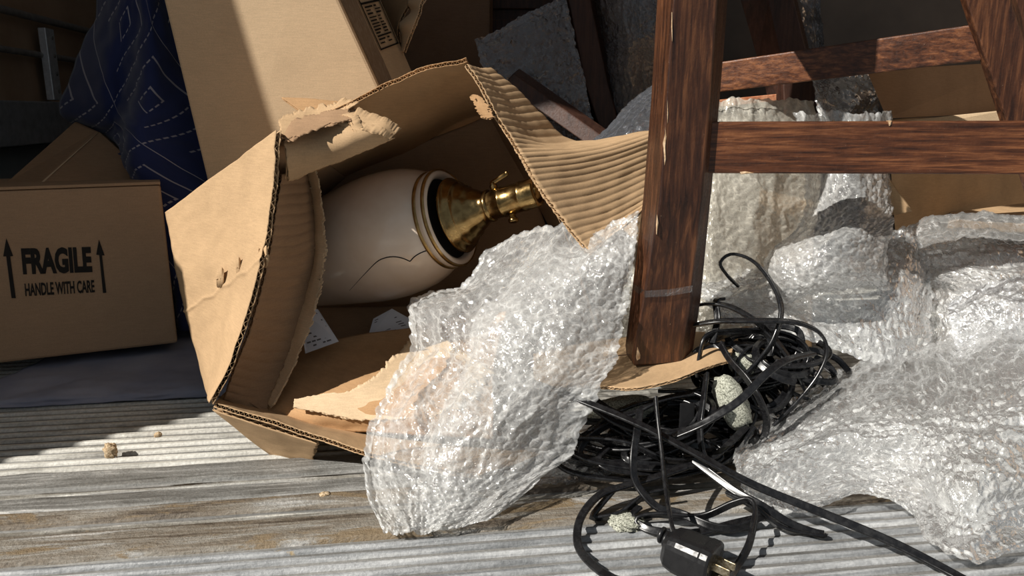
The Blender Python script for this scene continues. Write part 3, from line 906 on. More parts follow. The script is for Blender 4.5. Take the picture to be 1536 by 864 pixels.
board('right_inner_panel', ctrl([[(735, 165, 1.05), (830, 340, 1.05), (900, 480, 1.0)], [(760, 170, .98), (850, 345, .96), (900, 500, .93)],
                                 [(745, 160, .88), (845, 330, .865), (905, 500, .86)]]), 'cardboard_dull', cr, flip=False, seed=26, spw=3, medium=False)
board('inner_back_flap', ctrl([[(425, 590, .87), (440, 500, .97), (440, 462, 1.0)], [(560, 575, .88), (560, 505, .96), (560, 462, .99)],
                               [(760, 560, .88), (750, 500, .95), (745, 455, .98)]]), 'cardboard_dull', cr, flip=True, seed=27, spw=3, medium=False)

# two receipts inside
def paper(pts, lines, label):
    q = np.array([P(*p) for p in pts])
    o = hexa('paper_slip', list(q) + [p + np.array((0, .0006, -.0006)) for p in q], 'paper', None, 0)
    tag(o, label, 'paper')
    decal('print', q, lines, 'ink_faint', o, .0005)
    return o


r_ = np.random.default_rng(9)
ln = []
for b in np.linspace(.12, .88, 9):
    a = .1
    while a < .85:
        w_ = r_.uniform(.04, .16)
        if r_.random() < .7: ln.append(srect(a, min(.9, a + w_), b, b + .035))
        a += w_ + .04
paper([(447, 460, .875), (477, 464, .885), (508, 512, .86), (458, 530, .85)], ln, 'white printed slip of paper beside the torn inner flap')
paper([(560, 478, .935), (588, 463, .94), (640, 492, .925), (550, 512, .915)], ln[::2], 'bluish paper slip lying in shade under the ceramic lamp')

# ------------------------------------------------------------------ lamp
LC0, LC1 = P(572, 357, .965), P(792, 292, .885)
lax = unit(LC1 - LC0)
lamp = empty('ceramic_lamp', LC0 - np.array((0, 0, .081)))
tag(lamp, 'cream ceramic table lamp with a crack and brass socket lying in the crushed box', 'lamp')
body_p = [(-.205, .0), (-.205, .052), (-.195, .055), (-.15, .060), (-.11, .066), (-.07, .0725), (-.04, .0765), (-.015, .0795), (.005, .0805), (.025, .080), (.045, .0775), (.062, .0735),
          (.078, .067), (.088, .061), (.094, .057)]
V, F = lathe_vf(LC0, lax, body_p, 96)
body = mesh('ceramic_body', V, F, 'ceramic', lamp, smooth=True)
lip = [(.092, .050), (.092, .0585), (.097, .0605), (.102, .0605), (.106, .0585), (.108, .055), (.106, .051), (.098, .049)]
V, F = lathe_vf(LC0, lax, lip, 96); mesh('lip', V, F, 'ceramic', lamp, smooth=True)
for s_, r0 in ((.0925, .0595), (.1045, .0596)):
    th = np.linspace(0, 2 * np.pi, 9)
    V, F = lathe_vf(LC0, lax, [(s_ + .0026 * math.cos(a), r0 + .0017 * math.sin(a)) for a in th], 96)
    mesh('gold_band', V, F, 'gold_trim', lamp, smooth=True)
V, F = lathe_vf(LC0, lax, [(.106, .052), (.100, .050), (.098, .03), (.098, 0)], 64); mesh('neck_recess', V, F, 'black_gap', lamp, smooth=True)
cap_p = [(.098, .012), (.110, .014), (.112, .040), (.1135, .0450), (.1165, .0465), (.1185, .0450), (.120, .0415), (.125, .0405), (.1275, .0375), (.130, .0335), (.136, .0320), (.139, .0275),
         (.146, .0245), (.152, .0205), (.157, .0185), (.160, .0195), (.162, .0195), (.164, .0175)]
V, F = lathe_vf(LC0, lax, cap_p, 72); mesh('brass_cap', V, F, 'brass', lamp, smooth=True)
soc_p = [(.163, .0172), (.176, .0172), (.1775, .0182), (.180, .0182), (.1815, .0172), (.202, .0172), (.2035, .0178), (.206, .0178), (.207, .0172), (.222, .0172), (.224, .016), (.224, .012), (.205, .012)]
V, F = lathe_vf(LC0, lax, soc_p, 56); soc = mesh('socket', V, F, 'brass', lamp, smooth=True)
sa = unit(np.cross(lax, (0, 0, 1))); su_ = unit(np.cross(sa, lax))
if su_[2] < 0: su_ = -su_
sf = np.array((0, -1, 0)) - lax * np.dot((0, -1, 0), lax); sf = unit(sf)
kb = LC0 + lax * .172 + su_ * .016
V, F = lathe_vf(kb, su_ + sf * .2, [(0, 0), (0, .0045), (.006, .0045), (.008, .003), (.010, .003), (.010, 0)], 20); mesh('switch_knob', V, F, 'brass', soc, smooth=True)
box('switch_key', kb + su_ * .0115 + lax * .010, (lax + su_ * .25, sf, su_ - lax * .25), (.026, .005, .006), 'brass', soc, .002)
kb = LC0 + lax * .188 - su_ * .016 + sf * .006
V, F = lathe_vf(kb, -su_ + sf * .3, [(0, 0), (0, .004), (.005, .004), (.0055, .006), (.009, .006), (.010, .004), (.010, 0)], 20); mesh('set_screw', V, F, 'brass', soc, smooth=True)
# the crack lies on the glaze
lv, lf = lathe_vf(LC0, lax, body_p, 96)
bvh = BVHTree.FromPolygons([tuple(v) for v in lv], [tuple(int(i) for i in f) for f in lf])
ck = []
for x, y in spline([(524, 436, 0), (535, 424, 0), (547, 411, 0), (565, 393, 0), (577, 387, 0), (590, 385, 0), (603, 387, 0), (615, 392, 0)], 26).tolist() and \
        [p[:2] for p in list(spline([(524, 436, 0), (535, 424, 0), (547, 411, 0), (565, 393, 0), (577, 387, 0), (590, 385, 0), (603, 387, 0), (615, 392, 0)], 26)) +
         list(spline([(615.5, 391.5, 0), (623, 384, 0), (634, 378, 0), (648, 374, 0), (662, 372.5, 0), (675, 371.5, 0)], 22))]:
    o_ = Vector((0, 0, CAMZ)); d_ = (Vector(P(x, y, 1.0)) - o_).normalized()
    h = bvh.ray_cast(o_, d_)
    if h[0] is not None: ck.append(np.array(h[0]))
if len(ck) > 4:
    ck = np.array(ck)
    taper = np.clip(np.linspace(.25, 2.2, len(ck)), .25, 1.0)
    V, F = sweep(ck, circ(.00075, 6))
    V = V.reshape(len(ck), 6, 3); V = ck[:, None] + (V - ck[:, None]) * taper[:, None, None]
    mesh('crack', V.reshape(-1, 3), F, 'crack', lamp, smooth=True)

# ------------------------------------------------------------------ stools
def leg(name, secs, mat, parent, bevel=.0016, turn=0.0):
    """secs: (py, x_back_left, x_ridge, x_right, x_chamfer, Y, dback, dchamfer)"""
    S = []
    for py, xb, xr, xf, xc, Y, db, dc in secs:
        a = P(xr, py, Y); b = P(xf, py, Y + turn); c = P(xc, py, Y + dc + turn); d = P(xb, py, Y + db)
        z = a[2]
        e = c + np.array((-.006, db * .85 - dc, 0)); 
        for p in (b, c, d, e): p[2] = z
        S.append([a, b, c, e, d])
    return loft(name, S, mat, parent, bevel)


stool = empty('wooden_stool', P(985, 552, .735))
tag(stool, 'dark stained scuffed wooden stool with its sunlit leg standing on bent cardboard', 'stool')
leg('leg', [(549, 939, 951, 1022, 1037, .750, .036, .02), (535, 937, 948, 1025, 1040, .750, .040, .022), (460, 946, 963, 1035, 1051, .745, .044, .024),
            (303, 964, 989, 1053, 1066, .735, .046, .024), (296, 964.5, 989.5, 1053.5, 1067, .735, .046, .024), (150, 976, 999, 1065, 1080, .735, .046, .024),
            (0, 985, 1010, 1076, 1092, .734, .046, .024), (-700, 1032, 1059, 1126, 1142, .73, .046, .024)], 'wood_vertical', stool, turn=.012)
leg('leg', [(640, 1690, 1700, 1770, 1785, .72, .04, .02), (300, 1640, 1655, 1722, 1735, .735, .045, .024), (0, 1570, 1588, 1656, 1668, .732, .045, .024),
            (-700, 1405, 1425, 1494, 1506, .73, .045, .024)], 'wood_vertical', stool)
# rear legs
rl = leg('leg', [(420, 1572, 1586, 1646, 1690, .88, .012, .04), (260, 1526, 1540, 1600, 1640, .88, .012, .04), (181, 1498, 1511, 1574, 1612, .88, .012, .04), (0, 1440, 1449, 1515, 1552, .88, .012, .04),
            (-490, 1272, 1281, 1346, 1384, .88, .012, .04)], 'wood_vertical', stool)
leg('leg', [(470, 968, 975, 1025, 1030, 1.02, .04, .02), (303, 990, 996, 1044, 1050, 1.02, .04, .02), (150, 1004, 1012, 1058, 1064, 1.02, .04, .02), (0, 1018, 1026, 1070, 1076, 1.02, .04, .02),
            (-362, 1054, 1062, 1106, 1112, 1.02, .04, .02)], 'wood_vertical', stool)


def rung(name, tl, tr, bl, br, depth, mat):
    q = [P(*tl), P(*tr), P(*br), P(*bl)]
    d = np.array((0, depth, 0))
    return hexa(name, q + [p + d for p in q], mat, stool, .0018)


rung('front_rung', (1040, 183, .757), (1640, 181, .757), (1040, 260, .757), (1640, 262, .757), .026, 'wood_horizontal')
rung('rear_rung', (1040, 99, 1.0), (1478, 34, .885), (1040, 143, 1.0), (1484, 89, .885), .03, 'wood_horizontal')
q = [np.array(p) for p in ((.165, .775, .575), (.165, .775, .70), (.255, 1.03, .70), (.255, 1.03, .575))]
hexa('added_shade_board', q + [p + np.array((.022, -.006, 0)) for p in q], 'wood_horizontal', stool, .002)  # unseen board added to shade the left part of the rear rung
zz = .798
a0, a1, a2, a3 = (np.array(p) for p in ((.13, .70, zz), (.44, .70, zz), (.42, .96, zz), (.22, 1.08, zz)))
hexa('seat', [a0, a1, a2, a3] + [p + np.array((0, 0, .03)) for p in (a0, a1, a2, a3)], 'wood_horizontal', stool, .006)
# bare-wood chips along the worn ridge of the near leg
def chip(pts, Y):
    r2 = np.random.default_rng(int(pts[0][1]))
    cx_ = sum(p_[0] for p_ in pts) / len(pts)
    front_ = [P(cx_ + (x - cx_) * .6 + r2.normal(0, .5), y, Y - .0006) for x, y in pts]
    c = np.mean(front_, 0) + np.array((0, -.0006, 0))
    V = front_ + [c] + [p + np.array((.0, .004, 0)) for p in front_]
    n = len(pts)
    F = [(i, (i + 1) % n, n) for i in range(n)] + [(i, (i + 1) % n, (i + 1) % n + n + 1, i + n + 1) for i in range(n)]
    mesh('bare_wood_chip', V, F, 'wood_chip', stool)


chip([(998, 190), (1000, 205), (999, 222), (1000.5, 238), (997.5, 248), (995, 232), (993.5, 215), (996, 200)], .736)
chip([(1001, 150), (1003, 170), (1001, 185), (999.5, 170)], .736)
chip([(1008.5, 18), (1009.5, 40), (1008, 62), (1007.5, 40)], .7345)
chip([(955, 520), (963, 532), (962, 538), (955, 541), (951, 536)], .7505)
chip([(985.5, 322), (988, 335), (985, 352), (983.5, 338)], .7365)
chip([(1330, 180.5), (1340, 181), (1338, 187), (1333, 189)], .7565)
chip([(1104, 258), (1120, 257), (1140, 259.5), (1120, 261), (1108, 261.5)], .7565)
# clear tape turned round the near leg
tp = [P(949, 424, .787), P(957, 430, .765), P(968, 436, .7415), P(1003, 434, .747), P(1039, 428, .7535)]
tq = [p + np.array((0, 0, -.007)) for p in tp]
mesh('clear_tape', tp + tq, [(i, i + 1, i + 6, i + 5) for i in range(4)], 'tape_film', stool)

# second stool, deep in shade
st2 = empty('shaded_stool', P(1000, 330, 1.45))
tag(st2, 'dark stool standing in shade behind, only its legs and rail visible', 'stool')
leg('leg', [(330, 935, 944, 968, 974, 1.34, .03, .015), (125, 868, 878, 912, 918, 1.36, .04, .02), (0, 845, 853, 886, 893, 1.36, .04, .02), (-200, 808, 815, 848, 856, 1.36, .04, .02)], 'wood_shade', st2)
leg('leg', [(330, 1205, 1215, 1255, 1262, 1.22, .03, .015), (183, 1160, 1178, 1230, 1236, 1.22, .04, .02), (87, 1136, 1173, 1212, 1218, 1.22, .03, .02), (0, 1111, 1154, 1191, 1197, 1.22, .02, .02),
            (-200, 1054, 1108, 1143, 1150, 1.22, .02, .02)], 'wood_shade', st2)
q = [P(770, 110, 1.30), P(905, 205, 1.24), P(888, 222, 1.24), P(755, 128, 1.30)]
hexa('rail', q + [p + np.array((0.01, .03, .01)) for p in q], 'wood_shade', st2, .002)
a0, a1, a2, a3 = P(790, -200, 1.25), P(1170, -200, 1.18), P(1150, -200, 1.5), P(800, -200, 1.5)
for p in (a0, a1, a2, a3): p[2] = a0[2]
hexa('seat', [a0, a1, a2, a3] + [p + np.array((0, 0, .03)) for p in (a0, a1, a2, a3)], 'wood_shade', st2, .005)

# ------------------------------------------------------------------ bubble wrap
def bubble(name, C, label, res=.0013, mat='bubble_film', pitch=.0094, amp=1.0, crumple=1.0, fold=1.0, seed=1, layers=1, gap=.012, l2=(0, 1, 0, 1), group=None, parent=None, minz=.0015, hem=True):
    lu, lv = lens(C)
    nu, nv = max(8, int(lu / res)), max(8, int(lv / res))
    parts, rims = [], []
    for L in range(layers):
        s0 = seed + 40 * L
        sc = 1 - .06 * L
        a_ = (.5 - sc / 2, .5 + sc / 2, .5 - sc / 2, .5 + sc / 2)
        if L: a_ = (max(a_[0], l2[0]), min(a_[1], l2[1]), max(a_[2], l2[2]), min(a_[3], l2[3]))
        nu, nv = max(8, int(lu * (a_[1] - a_[0]) / res)), max(8, int(lv * (a_[3] - a_[2]) / res))
        U, V = np.meshgrid(np.linspace(a_[0], a_[1], nu), np.linspace(a_[2], a_[3], nv), indexing='ij')
        su, sv = U * lu, V * lv
        # wandering edges
        e = .0035 * (perlin(sv * 40, sv * 0 + .3, s0) + .7 * perlin(sv * 150, sv * 0 + .9, s0 + 1))
        e2 = .0035 * (perlin(su * 40, su * 0 + .3, s0 + 2) + .7 * perlin(su * 150, su * 0 + .9, s0 + 3))
        cu = np.abs(2 * U - 1) ** 6; cv = np.abs(2 * V - 1) ** 6
        S = ev(C, U + e * cu / lu, V + e2 * cv / lv)
        N = normals(S)
        N *= np.sign((N * (np.array((0, 0, CAMZ)) - S)).sum(-1).mean())
        wx = su + .006 * perlin(su * 30, sv * 30, s0 + 4); wy = sv + .006 * perlin(su * 30 + 9, sv * 30, s0 + 5)
        big = .0095 * perlin(wx * 5, wy * 20, s0 + 6) + .0026 * (1 - 2 * np.abs(perlin(wx * 18, wy * 40, s0 + 7)))
        wx2 = wx + .005 * perlin(su * 90, sv * 90, s0 + 14); wy2 = wy + .005 * perlin(su * 90 + 3, sv * 90, s0 + 15)
        mid_ = .0012 * (1 - 3.2 * np.abs(perlin(wx2 * 45, wy2 * 60, s0 + 8))) + .0004 * perlin(wx2 * 110, wy2 * 110, s0 + 9)
        fine = 0
        # bubbles on a hexagonal lattice, each a little deflated
        bx_ = su + .0020 * perlin(su * 75, sv * 75, s0 + 11) + .0010 * perlin(su * 190, sv * 190, s0 + 16); by_ = sv + .0020 * perlin(su * 75, sv * 75 + 5, s0 + 12) + .0010 * perlin(su * 190, sv * 190 + 5, s0 + 17)
        rowh = pitch * .866
        best = np.full(su.shape, 9.0); infl = np.zeros(su.shape)
        r0 = np.round(by_ / rowh).astype(int)
        for dr in (-1, 0, 1):
            rr = r0 + dr
            xo = (rr & 1) * pitch * .5
            ci = np.round((bx_ - xo) / pitch).astype(int)
            d2 = (bx_ - (ci * pitch + xo)) ** 2 + (by_ - rr * rowh) ** 2
            hsh = (np.sin(ci * 127.1 + rr * 311.7 + s0) * 43758.5453) % 1.0
            better = d2 < best
            best = np.where(better, d2, best); infl = np.where(better, hsh, infl)
        rr_ = np.sqrt(best) / (pitch * .44)
        dome = np.clip(1 - rr_ ** 3, 0, 1) ** .5
        bub = .0017 * amp * dome * np.clip(infl * 1.4, .2, 1)
        dent = .0008 * amp * np.clip(1 - rr_ * 1.5, 0, 1) * (infl < .6)
        rim = np.exp(-((rr_ - .92) / .20) ** 2) * np.clip(.45 + 1.7 * perlin(su * 120, sv * 120, s0 + 18), 0, 1)
        rims.append(rim.ravel())
        h = big * fold + mid_ * crumple + fine + bub - dent
        S = S + N * (h - gap * L)[..., None]
        S[..., 2] = np.maximum(S[..., 2], minz + .0006 * (perlin(su * 200, sv * 200, s0 + 13) + 1))
        parts.append((S.reshape(-1, 3), grid_faces(nu, nv)))
        if hem and L == 0:                       # turned, flattened edges
            k_ = min(7, nu // 4, nv // 4)
            for sl in ((slice(0, k_), slice(None)), (slice(nu - k_, nu), slice(None)), (slice(None), slice(0, k_)), (slice(None), slice(nv - k_, nv))):
                A_ = (S + N * .0014)[sl]
                parts.append((A_.reshape(-1, 3), grid_faces(A_.shape[0], A_.shape[1]))); rims.append(rim[sl].ravel())
    V_, F_ = merge(parts)
    o = mesh(name, V_, F_, mat, parent, smooth=True)
    rr_ = np.concatenate(rims)
    if len(rr_) == len(o.data.vertices):
        o.data.attributes.new('rim', 'FLOAT', 'POINT').data.foreach_set('value', rr_.astype(np.float32))
    if label: tag(o, label, 'bubble wrap', group)
    return o


# big crumpled sheet spilling out of the crushed box
bubble('bubble_wrap_sheet', ctrl([
    [(733, 378, .88), (790, 350, .865), (850, 338, .845), (905, 350, .80), (962, 318, .775)],
    [(694, 438, .85), (745, 420, .81), (805, 405, .785), (880, 395, .755), (950, 395, .752)],
    [(622, 455, .83), (690, 470, .775), (770, 478, .735), (850, 470, .725), (938, 465, .742)],
    [(616, 520, .77), (680, 540, .735), (750, 550, .70), (830, 552, .69), (918, 540, .715)],
    [(578, 595, .72), (640, 610, .69), (710, 620, .655), (790, 625, .655), (888, 600, .685)],
    [(549, 675, .68), (610, 700, .652), (680, 708, .635), (760, 706, .64), (852, 680, .668)],
    [(556, 750, .63), (605, 765, .615), (660, 768, .612), (730, 755, .62), (805, 722, .645)],
    [(578, 806, .594), (610, 803, .594), (650, 800, .598), (700, 788, .605), (752, 765, .622)]]),
    'large crumpled bubble wrap sheet spilling from the crushed box onto the floor', seed=3, layers=2, res=.0012, fold=1.2, l2=(.04, .93, .30, 1))
bubble('bubble_wrap_scrap', ctrl([[(640, 700, .73), (640, 735, .695), (650, 755, .67)], [(720, 660, .78), (730, 710, .72), (740, 745, .68)], [(800, 640, .80), (810, 690, .74), (815, 735, .69)],
                                  [(880, 640, .79), (885, 680, .74), (890, 720, .70)], [(940, 640, .79), (950, 680, .745), (950, 705, .715)]]),
       'small flat bubble wrap scrap on the floor half under the black cord', seed=71, res=.0016, mat='bubble_film_clear', fold=.4)
# right-hand pile
bubble('bubble_wrap_sheet', ctrl([
    [(1102, 682, .685), (1104, 706, .662), (1112, 735, .643), (1138, 772, .62)],
    [(1180, 608, .765), (1170, 660, .69), (1180, 712, .652), (1205, 772, .62)],
    [(1285, 556, .80), (1270, 620, .705), (1275, 690, .66), (1290, 742, .645)],
    [(1365, 530, .82), (1370, 610, .69), (1370, 690, .645), (1372, 768, .62)],
    [(1440, 505, .81), (1450, 600, .68), (1450, 700, .61), (1436, 842, .552)],
    [(1545, 480, .79), (1545, 590, .67), (1545, 700, .605), (1540, 815, .572)],
    [(1650, 470, .79), (1650, 590, .67), (1650, 700, .605), (1640, 800, .575)]]),
    'large bubble wrap sheet in the right foreground with loose round bubbles', seed=5, layers=2, gap=.009, res=.0012, fold=1.4)
bubble('bubble_wrap_sheet', ctrl([
    [(1040, 420, .90), (1055, 450, .86), (1085, 480, .84)], [(1140, 400, .90), (1150, 445, .85), (1165, 497, .825)], [(1250, 385, .89), (1260, 450, .83), (1248, 526, .81)],
    [(1345, 350, .90), (1355, 440, .83), (1325, 545, .80)], [(1382, 375, .91), (1398, 460, .845), (1388, 532, .82)]]),
    'bubble wrap lobe folded between the black cord and the right pile', seed=8, layers=2, res=.0013, fold=.9)
bubble('bubble_wrap_roll', ctrl([
    [(1195, 170, .96), (1225, 170, .92), (1270, 170, .90), (1310, 170, .92), (1336, 170, .96)],
    [(1212, 265, .93), (1235, 268, .885), (1275, 270, .865), (1312, 268, .885), (1334, 265, .93)],
    [(1202, 335, .88), (1230, 335, .845), (1270, 332, .825), (1312, 330, .845), (1336, 325, .88)],
    [(1152, 388, .84), (1190, 378, .805), (1240, 368, .785), (1300, 362, .80), (1331, 360, .84)],
    [(1158, 438, .82), (1195, 432, .79), (1240, 425, .775), (1295, 420, .785), (1324, 420, .82)],
    [(1163, 446, .845), (1200, 442, .83), (1240, 436, .82), (1295, 430, .825), (1322, 428, .845)],
    [(1166, 425, .87), (1200, 420, .86), (1240, 415, .86), (1295, 412, .86), (1320, 410, .87)]]),
    'curled end of bubble wrap hanging down below the stool rung', seed=13, layers=1, res=.0013, fold=.7)
bubble('bubble_wrap_sheet', ctrl([
    [(990, 150, 1.00), (1050, 150, .98), (1080, 150, .98), (1140, 150, .99), (1220, 150, 1.02)], [(975, 265, .97), (1040, 265, .95), (1080, 265, .93), (1150, 265, .95), (1225, 265, 1.0)],
    [(950, 360, .94), (1025, 360, .92), (1075, 360, .90), (1150, 350, .93), (1215, 340, .98)], [(930, 450, .91), (1020, 450, .89), (1080, 450, .88), (1150, 440, .92), (1210, 430, .96)], [(900, 510, .88), (1010, 510, .87), (1080, 500, .87), (1150, 480, .91), (1210, 470, .95)]]),
    'cream tinted bubble wrap hanging behind the near stool leg', seed=17, layers=2, mat='bubble_film_cream', res=.0015, fold=.8, amp=.6, crumple=.5)
bubble('bubble_wrap_sheet', ctrl([
    [(1336, 352, .97), (1345, 395, .92), (1380, 450, .88), (1385, 560, .83)], [(1395, 328, .97), (1410, 390, .87), (1430, 450, .85), (1430, 560, .81)],
    [(1470, 322, .96), (1480, 385, .85), (1490, 460, .82), (1490, 560, .79)], [(1560, 332, .93), (1560, 395, .84), (1560, 480, .81), (1560, 560, .78)],
    [(1660, 350, .90), (1660, 420, .84), (1660, 480, .81), (1660, 560, .78)]]),
    'humped bubble wrap mound at the right edge in front of the cardboard box', seed=23, layers=2, res=.0014, fold=1.5)
bubble('bubble_wrap_sheet', ctrl([[(1425, 455, .815), (1428, 490, .80), (1440, 540, .785)], [(1480, 428, .81), (1490, 475, .785), (1490, 530, .77)], [(1545, 412, .80), (1550, 460, .775), (1550, 520, .765)],
                                  [(1620, 410, .80), (1620, 460, .77), (1620, 520, .76)]]),
       'smaller bluish bubble wrap fold lying against the right mound', seed=29, layers=1, mat='bubble_film_clear', res=.0014, fold=.8)
# background wraps in shade
H = ctrl([[(712, 62, 1.36), (735, 150, 1.34), (760, 250, 1.32)], [(760, 38, 1.36), (790, 140, 1.34), (810, 240, 1.32)], [(805, 15, 1.36), (835, 120, 1.34), (855, 225, 1.32)], [(847, -4, 1.36), (872, 100, 1.34), (894, 205, 1.32)]])
wf = empty('wrapped_picture', P(820, 260, 1.24))
tag(wf, 'flat picture frame wrapped in grey bubble wrap in the dark middle', 'wrapped frame')
bubble('wrap', H, None, mat='bubble_film_shaded', parent=wf, res=.0018, fold=.35, seed=37)
q = [P(716, 70, 1.38), P(845, 6, 1.38), P(893, 208, 1.345), P(764, 258, 1.345)]
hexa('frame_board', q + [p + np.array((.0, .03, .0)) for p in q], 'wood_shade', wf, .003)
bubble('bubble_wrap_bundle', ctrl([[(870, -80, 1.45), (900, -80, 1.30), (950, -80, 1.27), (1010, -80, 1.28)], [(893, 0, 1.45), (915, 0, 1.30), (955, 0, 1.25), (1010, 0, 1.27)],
                                   [(903, 60, 1.45), (930, 60, 1.30), (960, 60, 1.25), (1015, 60, 1.27)], [(905, 110, 1.45), (925, 105, 1.32), (960, 100, 1.28), (1015, 95, 1.30)],
                                   [(908, 190, 1.45), (930, 190, 1.36), (965, 180, 1.32), (1015, 180, 1.32)]]),
       'grey bubble wrapped bundle in shade left of the near stool leg', mat='bubble_film_shaded', seed=41, res=.0018, fold=1.0, layers=2)
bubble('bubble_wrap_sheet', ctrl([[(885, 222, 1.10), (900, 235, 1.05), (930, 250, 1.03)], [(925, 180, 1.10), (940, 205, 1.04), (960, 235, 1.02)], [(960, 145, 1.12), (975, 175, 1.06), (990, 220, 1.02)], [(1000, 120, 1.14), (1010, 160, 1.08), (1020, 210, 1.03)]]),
       'dim bubble wrap corner above the ridged cardboard flap', mat='bubble_film_shaded', seed=43, res=.0018, fold=.5)
bubble('bubble_wrap_sheet', ctrl([[(1215, 90, 1.24), (1225, 150, 1.18), (1235, 220, 1.14)], [(1265, 85, 1.22), (1270, 150, 1.15), (1275, 220, 1.12)], [(1310, 100, 1.22), (1318, 150, 1.17), (1330, 220, 1.14)]]),
       'glinting bubble wrap seen between the two stool rungs', seed=47, res=.0017, fold=1.1)
bubble('bubble_wrap_sheet', ctrl([[(1196, -60, 1.45), (1200, 20, 1.43), (1210, 100, 1.42)], [(1215, -60, 1.42), (1220, 20, 1.45), (1228, 100, 1.45)], [(1228, -60, 1.44), (1233, 20, 1.43), (1240, 100, 1.43)]]),
       'narrow strip of dark bubble wrap beside the shaded stool leg', mat='bubble_film_shaded', seed=53, res=.002, fold=.6)

# ------------------------------------------------------------------ cartons and furniture behind
rc = empty('right_carton', P(1450, 420, 1.12))
tag(rc, 'brown carton at the right behind the stool, partly sunlit', 'box')
q = [P(1330, 178, 1.00), P(1590, 170, 1.38), P(1590, 430, 1.38), P(1350, 470, 1.00)]
hexa('box_body', q + [p + np.array((.12, .13, 0)) for p in q], 'cardboard', rc, .004)
q = [P(1300, 106, .985), P(1540, 92, 1.36), P(1540, 168, 1.37), P(1330, 178, .995)]
hexa('raised_flap', q + [p + np.array((.003, .004, .001)) for p in q], 'cardboard_dull', rc, .001)
q = [P(1300, 240, 1.03), P(1328, 262, .992), P(1368, 318, .988), P(1300, 330, 1.03)]
hexa('side_flap', q + [p + np.array((.003, .004, .001)) for p in q], 'cardboard', rc, .001)
q = [P(1425, 318, 1.10), P(1545, 303, 1.20), P(1560, 345, 1.02), P(1420, 345, 1.02)]
hexa('lower_flap', q + [p + np.array((0, 0, -.004)) for p in q], 'cardboard', rc, .001)
q = [P(1328, 183.5, .985), P(1500, 166, 1.02), P(1500, 200, 1.02), P(1328, 200, .98)]
hexa('front_flap', q + [p + np.array((.001, .004, 0)) for p in q], 'cardboard_light', rc, .001)
cab = empty('grey_cabinet', P(1300, 300, 1.55))
tag(cab, 'plain grey-brown cabinet in deep shade behind the stool', 'cabinet')
q = [P(1060, -150, 1.56), P(1560, -150, 1.52), P(1560, 300, 1.52), P(1060, 300, 1.56)]
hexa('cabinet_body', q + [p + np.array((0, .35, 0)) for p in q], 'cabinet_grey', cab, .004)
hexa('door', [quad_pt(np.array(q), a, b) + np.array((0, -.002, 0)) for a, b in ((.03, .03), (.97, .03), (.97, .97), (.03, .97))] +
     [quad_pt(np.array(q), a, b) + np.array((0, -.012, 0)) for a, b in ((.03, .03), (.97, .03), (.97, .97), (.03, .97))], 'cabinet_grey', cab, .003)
ch = empty('dark_chest', P(790, 300, 1.75))
tag(ch, 'dark brown chest barely visible in the deepest shade behind the wrapped frame', 'chest')
q = [P(690, -160, 1.75), P(960, -160, 1.75), P(960, 320, 1.78), P(690, 320, 1.78)]
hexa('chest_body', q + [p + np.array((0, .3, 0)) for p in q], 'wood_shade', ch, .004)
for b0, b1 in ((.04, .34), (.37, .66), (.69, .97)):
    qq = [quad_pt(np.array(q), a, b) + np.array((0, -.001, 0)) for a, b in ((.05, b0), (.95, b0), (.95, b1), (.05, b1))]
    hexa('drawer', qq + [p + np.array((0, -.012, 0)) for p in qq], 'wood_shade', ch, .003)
q = [P(1005, 157, 1.17), P(1165, 141, 1.21), P(1165, 152, 1.21), P(1005, 168, 1.17)]
hexa('lower_rung', q + [p + np.array((0.005, .03, 0)) for p in q], 'wood_orange', st2, .001)
lc = empty('low_carton', P(1010, 470, 1.14))
tag(lc, 'low brown carton mostly hidden behind cream bubble wrap and the near stool leg', 'box')
q = [P(835, 225, 1.12), P(1225, 200, 1.10), P(1225, 460, 1.10), P(835, 460, 1.12)]
for p in q[2:]: p[2] = .002
hexa('box_body', q + [p + np.array((.01, .10, 0)) for p in q], 'cardboard', lc, .003)

# ------------------------------------------------------------------ bent cardboard under the leg
o = board('cardboard_sheet', ctrl([
    [(800, 530, .84), (800, 560, .78), (805, 580, .74)], [(870, 515, .83), (870, 552, .765), (872, 577, .712)], [(915, 508, .83), (912, 553, .757), (905, 580, .700)], [(965, 502, .83), (962, 552, .752), (945, 582, .693)],
    [(1020, 498, .83), (1020, 545, .756), (1005, 571, .702)], [(1060, 498, .83), (1065, 525, .775), (1055, 552, .722)], [(1095, 500, .83), (1100, 520, .785), (1092, 541, .74)]]),
    'cardboard', None, flip=True, t=.003, rag=(0, .001, 0, .0012), seed=33, warp=.0006, nv=18)
tag(o, 'bent brown cardboard sheet pinned under the near stool leg above the cords', 'cardboard')
tube('crease', [P(895, 551, .744), P(905, 542, .752), P(925, 534, .762), P(945, 532, .766)], .0006, 'cardboard_dark', o, 20, 6)

# ------------------------------------------------------------------ black cord
cordo = empty('tangled_cord', P(1010, 700, .70) * np.array((1, 1, 0)))
tag(cordo, 'tangled black two-core power cord with its plug at the front', 'cord')
a = np.linspace(0, 2 * np.pi, 14, endpoint=False)
CR = .0021
fig8 = np.array([(math.copysign(.0016, math.cos(t_)) * (1 if abs(math.cos(t_)) > .12 else abs(math.cos(t_)) / .12) + CR * math.cos(t_), CR * math.sin(t_) * (1 if abs(math.cos(t_)) > .3 else .72)) for t_ in a])


